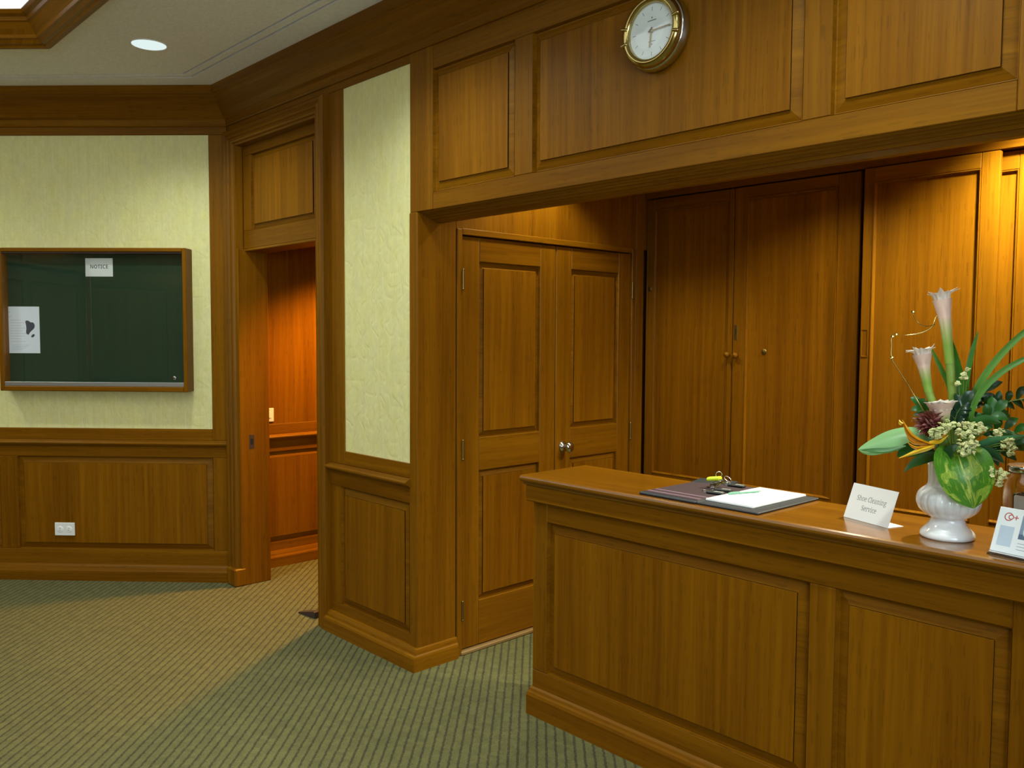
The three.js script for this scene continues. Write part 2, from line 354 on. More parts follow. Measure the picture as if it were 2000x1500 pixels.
// ---- long wall: doorway, pillar, fascia over the counter (front face z = 0)
{
  const w = struct('wall_right');
  // cores behind the joinery
  obj('wall_core', grainUV(box(-2.075, -1.8, 0, 3.05, -0.18, -0.03, 0.001)), M.wood, w);
  obj('wall_core', grainUV(box(-0.84, -0.03, 0, 3.05, -0.18, -0.03, 0.001)), M.wood, w);
  obj('wall_core', grainUV(box(-1.8, -0.84, 2.1, 3.05, -0.18, -0.065, 0.001)), M.wood, w);
  obj('wall_core', grainUV(box(-0.03, 2.56, 2.12, 3.05, -0.12, -0.03, 0.001)), M.wood, w);
  obj('wall_core', grainUV(box(2.56, 4.6, 0, 3.05, -0.18, -0.03, 0.001)), M.wood, w);
  // panel over the doorway
  bx(w, 'rail', -1.92, -0.765, 2.74, 2.86, 'x', 0.001);
  bx(w, 'rail', -1.79, -0.86, 2.06, 2.166, 'x', -0.034, -0.07);
  bx(w, 'rail', -1.79, -0.86, 2.61, 2.7, 'x', -0.034, -0.07);
  bx(w, 'stile', -1.79, -1.69, 2.166, 2.61, 'y', -0.034, -0.07); bx(w, 'stile', -0.945, -0.86, 2.166, 2.61, 'y', -0.034, -0.07);
  panel(w, -1.69, -0.945, 2.166, 2.61, -0.034, 0.8);
  // pillar: wallpaper above, wainscot below
  for (const s of [1, -1]) {
    const X = (x) => (s > 0 ? x : 2.52 - x), P = (n, x0, x1, ...r) => bx(w, n, Math.min(X(x0), X(x1)), Math.max(X(x0), X(x1)), ...r);
    const lo = (a, b) => [Math.min(X(a), X(b)), Math.max(X(a), X(b))];
    wallpaper(w, ...lo(-0.627, -0.054), 0.95, 2.775);
    P('stile', -0.765, -0.625, 0.884, 2.77); P('stile', -0.056, -0.012, 0.1, 2.1, 'y', 0.006);
    P('rail', -0.765, -0.056, 2.77, 2.86, 'x', 0.001); P('rail', -0.625, -0.056, 0.884, 0.953, 'x');
    P('rail', -0.765, -0.056, 0.766, 0.85, 'x'); P('rail', -0.765, -0.056, 0.1, 0.15, 'x');
    P('stile', -0.765, -0.66, 0.15, 0.766); P('stile', -0.068, -0.056, 0.15, 0.766);
    panel(w, ...lo(-0.66, -0.068), 0.15, 0.766);
    P('stile', -0.056, 0.107, 2.1, 2.86, 'y', 0.003);
  }
  obj('chair_rail', grainUV(run(RAIL, -0.762, -0.055, 0, 0), 'x'), M.wood, w);
  obj('chair_rail', grainUV(run(RAIL, 2.575, 3.282, 0, 0), 'x'), M.wood, w);
  // fascia with three sunk panels
  bx(w, 'rail', 0.107, 2.413, 2.1, 2.176, 'x'); bx(w, 'rail', 0.107, 2.413, 2.706, 2.86, 'x');
  bx(w, 'stile', 0.629, 0.73, 2.176, 2.706); bx(w, 'stile', 1.849, 1.937, 2.176, 2.706);
  panel(w, 0.107, 0.629, 2.176, 2.706); panel(w, 0.73, 1.849, 2.176, 2.706); panel(w, 1.937, 2.413, 2.176, 2.706);
  const under = [[-0.005, 2.101], [-0.012, 2.094], [-0.02, 2.096], [-0.028, 2.088], [-0.037, 2.09], [-0.046, 2.081], [-0.056, 2.083], [-0.066, 2.073], [-0.08, 2.073], [-0.1, 2.06], [-0.13, 2.06], [-0.13, 2.14], [-0.005, 2.14]];
  obj('soffit_moulding', grainUV(run(under.reverse(), 0.0, 2.52), 'x'), M.wood, w);
  // far right end, out of the picture
  bx(w, 'rail', 3.285, 4.5, 0, 2.86, 'y');
  const b = struct('baseboard_right');
  obj('moulding', grainUV(run(BASE, -0.765, 0.0, 0, 0.5), 'x'), M.wood, b);
  obj('moulding', grainUV(run(BASE, 2.52, 3.28, -0.5, 0), 'x'), M.wood, b);
  const c = struct('trim_2'); obj('crown_moulding', grainUV(run(CROWN, CORNER, 4.44, K, -K), 'x'), M.wood, c);
  // architrave round doorway and over-door panel: left leg, head, right leg, mitred
  const a = struct('trim_3');
  const AR = [[0, -0.03], [0, 0.03], [0.012, 0.042], [0.03, 0.042], [0.036, 0.034], [0.042, 0.034], [0.05, 0.04], [0.066, 0.04], [0.072, 0.03], [0.08, 0.03], [0.088, 0.034], [0.1, 0.03], [0.106, 0.018], [0.118, 0.014], [0.122, -0.03]];
  const leg = (x0, dir, sc, y1) => { const L = []; for (let i = 0; i + 1 < AR.length; i++) { const [u, z] = AR[i], [v, q] = AR[i + 1]; quad(L, [x0 + dir * u * sc, 0, z], [x0 + dir * v * sc, 0, q], [x0 + dir * v * sc, y1 - v * 0.8, q], [x0 + dir * u * sc, y1 - u * 0.8, z]); } return grainUV(tris(L), 'y'); };
  obj('architrave_leg', leg(-1.915, 1, 1.04, 2.764), M.wood, a);
  obj('architrave_leg', leg(-0.762, -1, 0.8, 2.764), M.wood, a);
  const H = []; for (let i = 0; i + 1 < AR.length; i++) { const [u, z] = AR[i], [v, q] = AR[i + 1]; quad(H, [-1.915 + u * 1.04, 2.764 - u * 0.8, z], [-0.762 - u * 0.8, 2.764 - u * 0.8, z], [-0.762 - v * 0.8, 2.764 - v * 0.8, q], [-1.915 + v * 1.04, 2.764 - v * 0.8, q]); }
  obj('architrave_head', grainUV(tris(H), 'x'), M.wood, a);
  obj('plinth_block', grainUV(box(-1.89, -1.775, 0, 0.11, -0.02, 0.056, 0.008)), M.wood, a);
  // door lining
  const d = struct('door_3');
  obj('jamb', grainUV(box(-1.815, -1.78, 0, 2.06, -0.185, 0.012, 0.004)), M.wood, d);
  obj('jamb', grainUV(box(-0.86, -0.825, 0, 2.06, -0.185, 0.012, 0.004)), M.wood, d);
  obj('stop', grainUV(box(-0.905, -0.86, 0, 2.045, -0.18, -0.12, 0.003)), M.wood, d);
  obj('head_lining', grainUV(box(-1.815, -0.825, 2.045, 2.08, -0.185, -0.036, 0.003), 'x'), M.wood, d);
  const sp = obj('strike_plate', box(-1.781, -1.7785, 0.845, 0.93, -0.082, -0.05, 0.0006), M.wedge, d, 'small dark strike plate with a slot');
  obj('slot', box(-1.7795, -1.7775, 0.87, 0.905, -0.074, -0.058, 0.0003), M.dark, sp);
}
// ---- corridor behind the doorway
{
  const w = struct('wall_corridor', [-2.075, 0, 0], R90);        // local x runs away from the room
  obj('wall_core', grainUV(box(0.02, 3.2, 0, 3.05, -0.15, -0.03, 0.001)), M.wood, w);
  obj('upper_panel', grainUV(box(0.1, 3.1, 0.95, 2.46, -0.03, 0, 0.001), 'y'), M.veneer, w);
  bx(w, 'rail', 0.1, 3.1, 0.884, 0.952, 'x', 0.006, -0.03, M.wood); bx(w, 'rail', 0.1, 3.1, 0.766, 0.85, 'x', 0, -0.03, M.wood); bx(w, 'rail', 0.1, 3.1, 0.1, 0.155, 'x', 0, -0.03, M.wood);
  bx(w, 'stile', 0.1, 0.24, 0.155, 0.766, 'y', 0, -0.03, M.wood); bx(w, 'stile', 1.5, 1.62, 0.155, 0.766, 'y', 0, -0.03, M.wood);
  panel(w, 0.24, 1.5, 0.155, 0.766, 0, 1, M.wood); panel(w, 1.62, 3.0, 0.155, 0.766, 0, 1, M.wood);
  obj('chair_rail', grainUV(run(RAIL, 0.15, 3.1), 'x'), M.wood, w);
  const b = struct('baseboard_corridor', [-2.075, 0, 0], R90); obj('moulding', grainUV(run(BASE, 0.15, 3.1), 'x'), M.wood, b);
  const e = struct('wall_corridor_end'); obj('panel', grainUV(box(-2.2, -0.5, 0, 2.6, -3.2, -3.05, 0.001)), M.wood, e);
  const r = struct('wall_corridor_right'); obj('panel', grainUV(box(-0.62, -0.5, 0, 2.6, -3.1, -0.18, 0.001)), M.wood, r);
  const c = struct('ceiling_corridor'); obj('plaster', grainUV(box(-2.2, -0.45, 2.42, 2.5, -3.2, -0.16, 0.001)), M.plaster, c);
}
downlight(-1.38, 2.42, -0.93, 0.075, 'warm ceiling downlight in the corridor behind the doorway', M.warmGlow, WARM, CORRIDOR_CD, 1.02, 0.35);

// ---- recess behind the counter: left side with a pair of doors
{
  const w = struct('wall_recess_left', [0, 0, 0], R90);           // local x = depth into the recess
  obj('wall_core', grainUV(box(0.03, 1.8, 0, 2.66, -0.2, -0.06, 0.001)), M.wood, w);
  bx(w, 'post', -0.0065, 0.224, 0.05, 2.1, 'y', 0, -0.06, M.wood, 0.005); bx(w, 'post', 0.0, 0.224, 2.1, 2.3, 'y', 0, -0.06, M.wood);
  obj('upper_panel', grainUV(box(0.224, 1.7, 2.046, 2.62, -0.06, -0.002, 0.001), 'y'), M.veneer, w);
  bx(w, 'upper_panel', 0.03, 0.224, 2.3, 2.62, 'y', -0.002, -0.06, M.veneer);
  bx(w, 'door_frame', 0.227, 0.258, 0, 2.046, 'y', 0.004, -0.06); bx(w, 'door_frame', 1.522, 1.556, 0, 2.046, 'y', 0.004, -0.06);
  bx(w, 'door_frame', 0.258, 1.522, 2.02, 2.05, 'x', 0.004, -0.06);
  bx(w, 'stile', 1.56, 1.63, 0, 2.62, 'y', 0, -0.06);
  obj('threshold', grainUV(box(0.25, 1.53, 0, 0.02, -0.07, 0.012, 0.005), 'x'), std({ color: 0x8a6a3c, roughness: 0.5 }), w, 'pale wooden threshold strip');
  const b = struct('baseboard_recess', [0, 0, 0], R90);
  obj('moulding', grainUV(run(BASE.map(([z, y]) => [z * 0.5, y]), 0.0, 0.222, -2, 0), 'x'), M.wood, b);
  // two framed doors, each with an upper and a lower panel
  const door = (name, x0, x1, pl, pr) => {
    const d = struct(name, [0, 0, 0], R90), Z = -0.008;
    const piece = (n, a, c, y0, y1, g) => bx(d, n, a, c, y0, y1, g, Z, Z - 0.04, M.wood, 0.003);
    piece('stile', x0, pl, 0.025, 2.015, 'y'); piece('stile', pr, x1, 0.025, 2.015, 'y');
    piece('top_rail', pl, pr, 1.9, 2.015, 'x'); piece('lock_rail', pl, pr, 0.888, 1.05, 'x'); piece('bottom_rail', pl, pr, 0.025, 0.246, 'x');
    panel(d, pl, pr, 1.05, 1.9, Z - 0.003, 0.75); panel(d, pl, pr, 0.246, 0.888, Z - 0.003, 0.75);
    return d;
  };
  const d1 = door('door_1', 0.262, 0.903, 0.375, 0.79), d2 = door('door_2', 0.909, 1.518, 1.025, 1.415);
  for (const [d, x] of [[d1, 0.26], [d2, 1.52]]) for (const y of [0.22, 1.0, 1.81]) {
    const h = obj('hinge', new THREE.CylinderGeometry(0.0055, 0.0055, 0.085, 12), M.brass, d); h.position.set(x, y, 0.006);
    for (const s of [1, -1]) { const k = obj('finial', new THREE.SphereGeometry(0.0065, 10, 8), M.brass, h); k.position.y = s * 0.045; }
  }
  const kn = obj('knob', lathe([[0.0001, 0], [0.026, 0], [0.028, 0.004], [0.024, 0.008], [0.011, 0.012], [0.01, 0.028], [0.018, 0.034], [0.026, 0.042], [0.0285, 0.052], [0.026, 0.061], [0.017, 0.068], [0.0001, 0.07]], 32), M.chrome, d2, 'polished chrome door knob');
  kn.rotation.x = R90; kn.position.set(0.965, 0.957, -0.008);
}
// ---- recess: back wall, right wall, soffit
{
  const w = struct('wall_recess_back', [0, 0, -1.65]);
  obj('wall_core', grainUV(box(-0.1, 2.7, 0, 2.66, -0.25, -0.08, 0.001)), M.wood, w);
  bx(w, 'header', 0.0, 2.55, 2.338, 2.62, 'x', 0.012, -0.08);
  bx(w, 'stile', 2.09, 2.55, 0, 2.338, 'y', 0.0, -0.08);
  bx(w, 'rail', 0.0, 2.55, 0.0, 0.1, 'x', -0.004, -0.08);
  bx(w, 'post', 0.0, 0.012, 0, 2.338, 'y', -0.004, -0.08);
  const r = struct('wall_recess_right'); obj('panel', grainUV(box(2.52, 2.6, 0, 2.62, -1.7, -0.03, 0.002)), M.veneer, r);
  const c = struct('ceiling_recess'); obj('plaster', grainUV(box(-0.05, 2.6, 2.62, 2.68, -1.8, -0.1, 0.001)), M.plaster, c);
}
downlight(2.15, 2.616, -1.38, 0.05, 'small unseen downlight in the soffit close to the sliding cupboard doors', M.warmGlow, HALOGEN, RECESS_CD * 5, 1.13, 0.5);  // three unseen soffit lamps, placed to light the cupboard and side doors
downlight(0.26, 2.616, -0.7, 0.05, 'small unseen downlight in the soffit beside the pair of panelled doors', M.warmGlow, HALOGEN, RECESS_CD * 0.75, 0.99, 0.3);
downlight(1.2, 2.616, -1.02, 0.05, 'small unseen downlight in the soffit above the middle of the counter', M.warmGlow, HALOGEN, RECESS_CD * 0.8, 1.02, 0.4);

// fitted cupboards along the back of the recess
function cupboardDoor(parent, x0, x1, pl, pr, zf, yTop = 2.272) {
  const Y0 = 0.105, Y1 = 2.332;
  const fr = obj('door', [grainUV(box(x0, pl, Y0, Y1, zf - 0.025, zf, 0.003)), grainUV(box(pr, x1, Y0, Y1, zf - 0.025, zf, 0.003)), grainUV(box(pl, pr, yTop, Y1, zf - 0.025, zf, 0.003), 'x'), grainUV(box(pl, pr, Y0, 0.75, zf - 0.025, zf, 0.003), 'x')], M.wood, parent);
  const p = obj('panel', grainUV(box(pl, pr, 0.75, yTop, zf - 0.02, zf - 0.01, 0.001)), M.veneer, fr);
  obj('panel_moulding', grainUV(ring(pl, pr, 0.75, yTop, [[0, zf - 0.02], [0, zf + 0.002], [0.004, zf + 0.002], [0.009, zf - 0.004], [0.012, zf - 0.012]])), M.wood, fr);
  return fr;
}
{
  const t = thing('fitted_cupboard', 'tall pair of hinged wooden cupboard doors with two small round wooden knobs', 'cupboard', [0.64, 0, -1.65]);
  const a = cupboardDoor(t, 0.014 - 0.64, 0.583 - 0.64, 0.06 - 0.64, 0.552 - 0.64, 0.0), b = cupboardDoor(t, 0.588 - 0.64, 1.268 - 0.64, 0.664 - 0.64, 1.158 - 0.64, 0.002);
  const kg = lathe([[0.0001, 0], [0.008, 0], [0.007, 0.01], [0.013, 0.016], [0.0165, 0.024], [0.013, 0.031], [0.0001, 0.034]], 20);
  const k1 = obj('knob', kg, M.wood, a); k1.rotation.x = R90; k1.position.set(0.566 - 0.64, 1.45, 0);
  const k2 = obj('knob', kg, M.wood, b); k2.rotation.x = R90; k2.position.set(0.618 - 0.64, 1.447, 0.002);
  const kp = obj('keyhole_plate', box(-0.041, -0.022, 1.53, 1.61, 0.001, 0.0045, 0.001), M.brass, b); obj('keyhole', box(-0.034, -0.029, 1.56, 1.585, 0.0035, 0.0052, 0.0005), M.dark, b);
  const lg = lathe([[0.0001, 0], [0.014, 0], [0.0145, 0.003], [0.011, 0.006], [0.0001, 0.0065]], 24);
  const l1 = obj('lock_cover', lg, M.brass, a); l1.rotation.x = R90; l1.position.set(0.034 - 0.64, 1.82, 0);
  const l2 = obj('lock_cover', lg, M.brass, b); l2.rotation.x = R90; l2.position.set(0.772 - 0.64, 1.47, -0.008);
  const s = thing('fitted_cupboard', 'tall sliding wooden cupboard doors with recessed pulls, behind the flowers', 'cupboard', [1.7, 0, -1.65]);
  const c = cupboardDoor(s, 1.296 - 1.7, 1.874 - 1.7, 1.344 - 1.7, 1.8 - 1.7, 0.03, 2.265), d = cupboardDoor(s, 1.49 - 1.7, 2.07 - 1.7, 1.55 - 1.7, 1.93 - 1.7, -0.02, 2.252);
  const pull = (par, x, z) => { const q = obj('recessed_pull', ring(x - 0.017, x + 0.017, 1.455, 1.585, [[0, z - 0.001], [0, z + 0.002], [0.004, z + 0.002], [0.006, z - 0.0]]), M.wood, par); obj('pull_cavity', box(x - 0.011, x + 0.011, 1.461, 1.579, z - 0.002, z + 0.0004, 0.0002), M.wood, par); };
  pull(c, 1.318 - 1.7, 0.03); pull(d, 1.985 - 1.7, -0.02);
}

// ---- the rest of the room, behind and beside the camera
{
  const side = (name, x0, x1, z0, z1) => {
    const w = struct(name), dx = x1 - x0, dz = z1 - z0, len = Math.hypot(dx, dz);
    w.position.set(x0, 0, z0); w.rotation.y = Math.atan2(-dz, dx);
    obj('wall_core', grainUV(box(-0.1, len + 0.1, 0, 3.05, -0.2, -0.03, 0.001)), M.plaster, w);
    wallpaper(w, 0, len, 0.95, 2.76);
    bx(w, 'rail', 0, len, 0.766, 0.955, 'x'); bx(w, 'rail', 0, len, 0, 0.15, 'x'); bx(w, 'rail', 0, len, 2.757, 2.86, 'x');
    const n = Math.max(1, Math.round(len / 1.4));
    for (let i = 0; i < n; i++) { const a = (i * len) / n, b = ((i + 1) * len) / n; panel(w, a + 0.06, b - 0.06, 0.15, 0.766); bx(w, 'stile', a - 0.06 + (i ? 0 : 0.06), a + 0.06, 0.15, 0.766); }
    bx(w, 'stile', len - 0.06, len, 0.15, 0.766);
    obj('chair_rail', grainUV(run(RAIL, 0, len), 'x'), M.wood, w); obj('crown_moulding', grainUV(run(CROWN, 0, len), 'x'), M.wood, w);
  };
  side('wall_far_left', -3.97, -3.97, 3.0, 2.04);
  // wood-panelled walls behind the camera
  const panelled = (name, x0, x1, z0, z1, ledge) => {
    const w = struct(name), dx = x1 - x0, dz = z1 - z0, len = Math.hypot(dx, dz);
    w.position.set(x0, 0, z0); w.rotation.y = Math.atan2(-dz, dx);
    obj('wall_core', grainUV(box(-0.1, len + 0.1, 0, 3.05, -0.2, -0.03, 0.001)), M.wood, w);
    const n = Math.max(1, Math.round(len / 1.1));
    for (const [y0, y1] of [[0, 0.15], [0.766, 0.955], [2.1, 2.3], [2.706, 2.86]]) bx(w, 'rail', 0, len, y0, y1, 'x', 0, -0.03, M.wood);
    for (let i = 0; i <= n; i++) bx(w, 'stile', Math.max(0, (i * len) / n - 0.06), Math.min(len, (i * len) / n + 0.06), 0.15, 2.706, 'y', -0.002, -0.03, M.wood);
    for (let i = 0; i < n; i++) { const a = (i * len) / n + 0.06, b = ((i + 1) * len) / n - 0.06; for (const [y0, y1] of [[0.15, 0.766], [0.955, 2.1], [2.3, 2.706]]) panel(w, a, b, y0, y1, 0, 1, M.wood); }
    obj('crown_moulding', grainUV(run(CROWN, 0, len), 'x'), M.wood, w);
    if (ledge) obj('unseen_ledge', grainUV(run([[-0.01, 2.23], [0.05, 2.25], [0.085, 2.262], [0.085, 2.28], [-0.01, 2.284]], 0, len), 'x'), M.wood, w);  // out of view, placed to mirror as a pale line in the notice board
  };
  panelled('wall_rear_left', -0.97, -3.97, 6.0, 3.0, true);
  panelled('wall_rear', 6.49, -0.97, 6.0, 6.0, false);
  for (const [n, x] of [[1, 2.85], [2, 4.1], [3, 5.35]]) {  // unseen windows, placed to light the fascia and ceiling from the right
    const q = struct('unseen_window_' + n, [6.49, 1.83, x], -R90);
    obj('unseen_window_pane', box(-0.5, 0.5, -0.84, 0.84, 0.012, 0.028, 0.001), M.daylight, q);
    for (const e of [-1, 1]) { bx(q, 'unseen_window_frame', e > 0 ? 0.5 : -0.56, e > 0 ? 0.56 : -0.5, -0.9, 0.9, 'y', 0.05, -0.01); bx(q, 'unseen_window_frame', -0.5, 0.5, e > 0 ? 0.84 : -0.9, e > 0 ? 0.9 : -0.84, 'x', 0.05, -0.01); }
  }
  side('wall_far_right', 6.49, 6.49, 2.05, 6.0);
  // panelled wooden wall beyond the right end of the counter, out of view
  const w = struct('wall_far_corner'); w.position.set(4.44, 0, 0); w.rotation.y = -Math.PI / 4;
  obj('wall_core', grainUV(box(-0.1, 3.0, 0, 3.05, -0.2, -0.03, 0.001)), M.wood, w);
  for (const x of [0.05, 1.0, 1.95]) { panel(w, x + 0.08, x + 0.87, 0.15, 2.0); panel(w, x + 0.08, x + 0.87, 2.176, 2.706); bx(w, 'stile', x - 0.05, x + 0.08, 0, 2.86); }
  bx(w, 'rail', 0.13, 2.85, 2.0, 2.176, 'x', 0.002); bx(w, 'rail', 0.13, 2.85, 2.706, 2.86, 'x', 0.002); bx(w, 'rail', 0.13, 2.85, 0, 0.15, 'x', 0.002); bx(w, 'stile', 2.8, 2.9, 0, 2.86);
  obj('crown_moulding', grainUV(run(CROWN, 0, 2.9), 'x'), M.wood, w);
}

// ================================================================ THE COUNTER
{
  const t = thing('reception_counter', 'long polished wooden reception counter with sunk front panels', 'counter', [1.6, 0, -0.2]);
  const o = (x) => x - 1.6, Z = (z) => z + 0.2, F = -0.08;
  const body = (n, x0, x1, y0, y1, g, z1 = F, z0 = F - 0.03, m = M.wood) => obj(n, grainUV(box(o(x0), o(x1), y0, y1, Z(z0), Z(z1), 0.003), g), m, t);
  obj('countertop', grainUV(run([[-0.215, 0.948], [0.158, 0.948], [0.163, 0.956], [0.172, 0.962], [0.179, 0.966], [0.182, 0.971], [0.182, 0.978], [0.178, 0.984], [0.17, 0.987], [-0.215, 0.987]], o(0.65), o(2.52)), 'x'), M.counterWood, t);
  obj('apron', grainUV(box(o(0.656), o(2.52), 0.881, 0.949, Z(-0.4), Z(-0.045), 0.005), 'x'), M.wood, t);
  body('stile', 0.668, 0.748, 0.18, 0.882, 'y'); body('stile', 1.868, 1.954, 0.18, 0.8, 'y'); body('stile', 2.424, 2.52, 0.18, 0.882, 'y');
  body('top_rail', 0.748, 2.424, 0.8, 0.882, 'x', F, F - 0.03, M.wood); body('bottom_rail', 0.668, 2.52, 0.09, 0.18, 'x');
  panel(t, o(0.748), o(1.868), 0.18, 0.8, Z(F)); panel(t, o(1.954), o(2.424), 0.18, 0.8, Z(F));
  obj('end_panel', grainUV(box(o(0.668), o(0.69), 0, 0.882, Z(-0.39), Z(F - 0.03), 0.002)), M.veneer, t);
  obj('back_panel', grainUV(box(o(0.69), o(2.52), 0.0, 0.882, Z(-0.39), Z(-0.37), 0.002)), M.veneer, t);
  obj('base_moulding', grainUV(run([[-0.19, 0], [0.15, 0], [0.15, 0.08], [0.145, 0.09], [0.134, 0.094], [0.13, 0.102], [0.12, 0.108], [-0.19, 0.108]], o(0.664), o(2.52)), 'x'), M.wood, t);
}

// ================================================================ THINGS ON THE WALLS
// ---- notice board on the angled wall (local frame of that wall: x runs to the corner, z into the room)
const onLeftWall = (x, y, z) => [CORNER + Math.cos(A45) * x + Math.sin(A45) * z, y, -Math.sin(A45) * x + Math.cos(A45) * z];
{
  const t = thing('notice_board', 'wall-hung glass-fronted notice board with green baize in a brown wooden frame', 'notice board', onLeftWall(-0.82, 1.628, -0.008), A45);
  const X0 = -0.583, X1 = 0.588, Y0 = -0.437, Y1 = 0.437, D = 0.094;
  const side = (n, x0, x1, y0, y1, g) => obj(n, grainUV(box(x0, x1, y0, y1, 0, D, 0.004), g), M.wood, t);
  side('frame_side', X0, X0 + 0.026, Y0, Y1, 'y'); side('frame_side', X1 - 0.026, X1, Y0, Y1, 'y');
  side('frame_top', X0 + 0.026, X1 - 0.026, Y1 - 0.024, Y1, 'x'); side('frame_bottom', X0 + 0.026, X1 - 0.026, Y0, Y0 + 0.03, 'x');
  obj('green_board', box(X0 + 0.02, X1 - 0.02, Y0 + 0.02, Y1 - 0.02, 0.002, 0.03, 0.001), M.baize, t, 'dark green baize backing');
  obj('sliding_track', box(X0 + 0.026, X1 - 0.026, Y0 + 0.03, Y0 + 0.056, 0.05, 0.088, 0.002), M.aluminium, t, 'pale aluminium sliding track');
  obj('sliding_track', box(X0 + 0.026, X1 - 0.026, Y1 - 0.034, Y1 - 0.024, 0.05, 0.086, 0.002), M.wedge, t);
  const pane = (x0, x1, z) => obj('glass_pane', box(x0, x1, Y0 + 0.05, Y1 - 0.03, z, z + 0.004, 0.0005), M.glass, t);
  pane(X0 + 0.028, -0.01, 0.074); pane(-0.05, X1 - 0.028, 0.06);
  const lk = obj('lock', lathe([[0.0001, 0], [0.012, 0], [0.012, 0.014], [0.009, 0.018], [0.0001, 0.018]], 20), M.chrome, t, 'small round chrome lock');
  lk.rotation.x = R90; lk.position.set(0.5, -0.352, 0.066);
  const note = (x, y, w, h, tex, label) => {
    const p = thing('paper_notice', label, 'notice', onLeftWall(x, y, 0.0225), A45);
    obj('sheet', box(-w / 2, w / 2, -h / 2, h / 2, 0, 0.0012, 0.0003), M.paper, p);
    const f = plain(new THREE.PlaneGeometry(w * 0.992, h * 0.992)); f.translate(0, 0, 0.0015);
    obj('print', f, std({ map: tex, roughness: 0.8 }), p);
  };
  note(-0.799, 1.951, 0.171, 0.112, canvasTex(512, 336, (c, w, h) => {
    c.fillStyle = '#dfe4dc'; c.fillRect(0, 0, w, h); c.fillStyle = '#5b6260'; c.font = 'bold 96px sans-serif'; c.textAlign = 'center'; c.textBaseline = 'middle'; c.fillText('NOTICE', w / 2, h * 0.46, w * 0.86);
  }), 'small white card lettered NOTICE, pinned at the top of the green board');
  note(-1.294, 1.565, 0.224, 0.288, canvasTex(512, 658, (c, w, h) => {
    c.fillStyle = '#dfe6ea'; c.fillRect(0, 0, w, h);
    c.strokeStyle = '#b3bcc4'; c.lineWidth = 5;
    c.beginPath(); c.arc(80, 110, 34, 0.4, 5.4); c.stroke();
    for (let i = 0; i < 9; i++) { const y = 190 + i * 38, l = 150 + ((i * 53) % 90); c.beginPath(); c.moveTo(90, y); c.lineTo(90 + l, y); c.stroke(); }
    c.fillStyle = '#3f4650'; c.beginPath(); c.moveTo(310, 225); c.bezierCurveTo(300, 180, 360, 190, 385, 222); c.bezierCurveTo(430, 210, 455, 250, 440, 295); c.bezierCurveTo(425, 330, 380, 340, 355, 395); c.bezierCurveTo(330, 400, 312, 380, 318, 340); c.bezierCurveTo(326, 300, 318, 260, 310, 225); c.fill();
    c.beginPath(); c.ellipse(415, 412, 30, 18, -0.7, 0, 7); c.fill();
    c.fillStyle = '#c3ccd2'; for (let i = 0; i < 4; i++) c.fillRect(110, 540 + i * 22, 250 - i * 30, 7);
  }), 'white sheet with a dark blotch-like picture, lower left on the green board');
}
// ---- double socket in the wainscot below the notice board
{
  const t = thing('wall_socket', 'white double socket plate on the wooden wainscot below the notice board', 'socket', onLeftWall(-1.066, 0.316, -0.0008), A45);
  obj('plate', box(-0.064, 0.064, -0.041, 0.041, 0, 0.008, 0.003), M.white, t);
  for (const x of [-0.028, 0.028]) {
    const f = obj('outlet', lathe([[0.0001, 0.0035], [0.016, 0.0035], [0.0185, 0.002], [0.0195, 0]], 28), M.paper, t); f.rotation.x = R90; f.position.set(x, 0, 0.008);
    for (const y of [-0.006, 0.006]) obj('slot', box(-0.005 , 0.005, 0.0032, 0.0038, y - 0.0011, y + 0.0011, 0.0002), M.dark, f);
  }
}
// ---- light switch on the corridor wall
{
  const t = thing('light_switch', 'cream light switch on the orange-lit corridor wall seen through the doorway', 'light switch', [-2.075, 1.014, -0.334], R90);
  obj('plate', box(-0.031, 0.031, -0.045, 0.045, 0, 0.008, 0.003), M.white, t);
  obj('rocker', box(-0.012, 0.012, -0.02, 0.02, 0.007, 0.012, 0.002), M.paper, t);
  const s = obj('screw', new THREE.SphereGeometry(0.004, 12, 8), M.gold, t); s.position.set(-0.022, -0.018, 0.009);
}
// ---- wedge on the carpet in the doorway
{
  const t = thing('door_wedge', 'small dark brown wedge lying on the carpet beside the right door jamb', 'door wedge', [-1.0, 0.0, -0.02], 0.12);
  const sh = new THREE.Shape([[-0.095, 0], [0.05, 0], [0.05, 0.03], [0.04, 0.034], [-0.09, 0.005]].map(([a, b]) => new THREE.Vector2(a, b)));
  const g = new THREE.ExtrudeGeometry(sh, { depth: 0.036, bevelEnabled: true, bevelSize: 0.002, bevelThickness: 0.002, bevelSegments: 2 }); g.translate(0, 0.002, -0.018);
  obj('rubber_body', g, M.wedge, t);
}
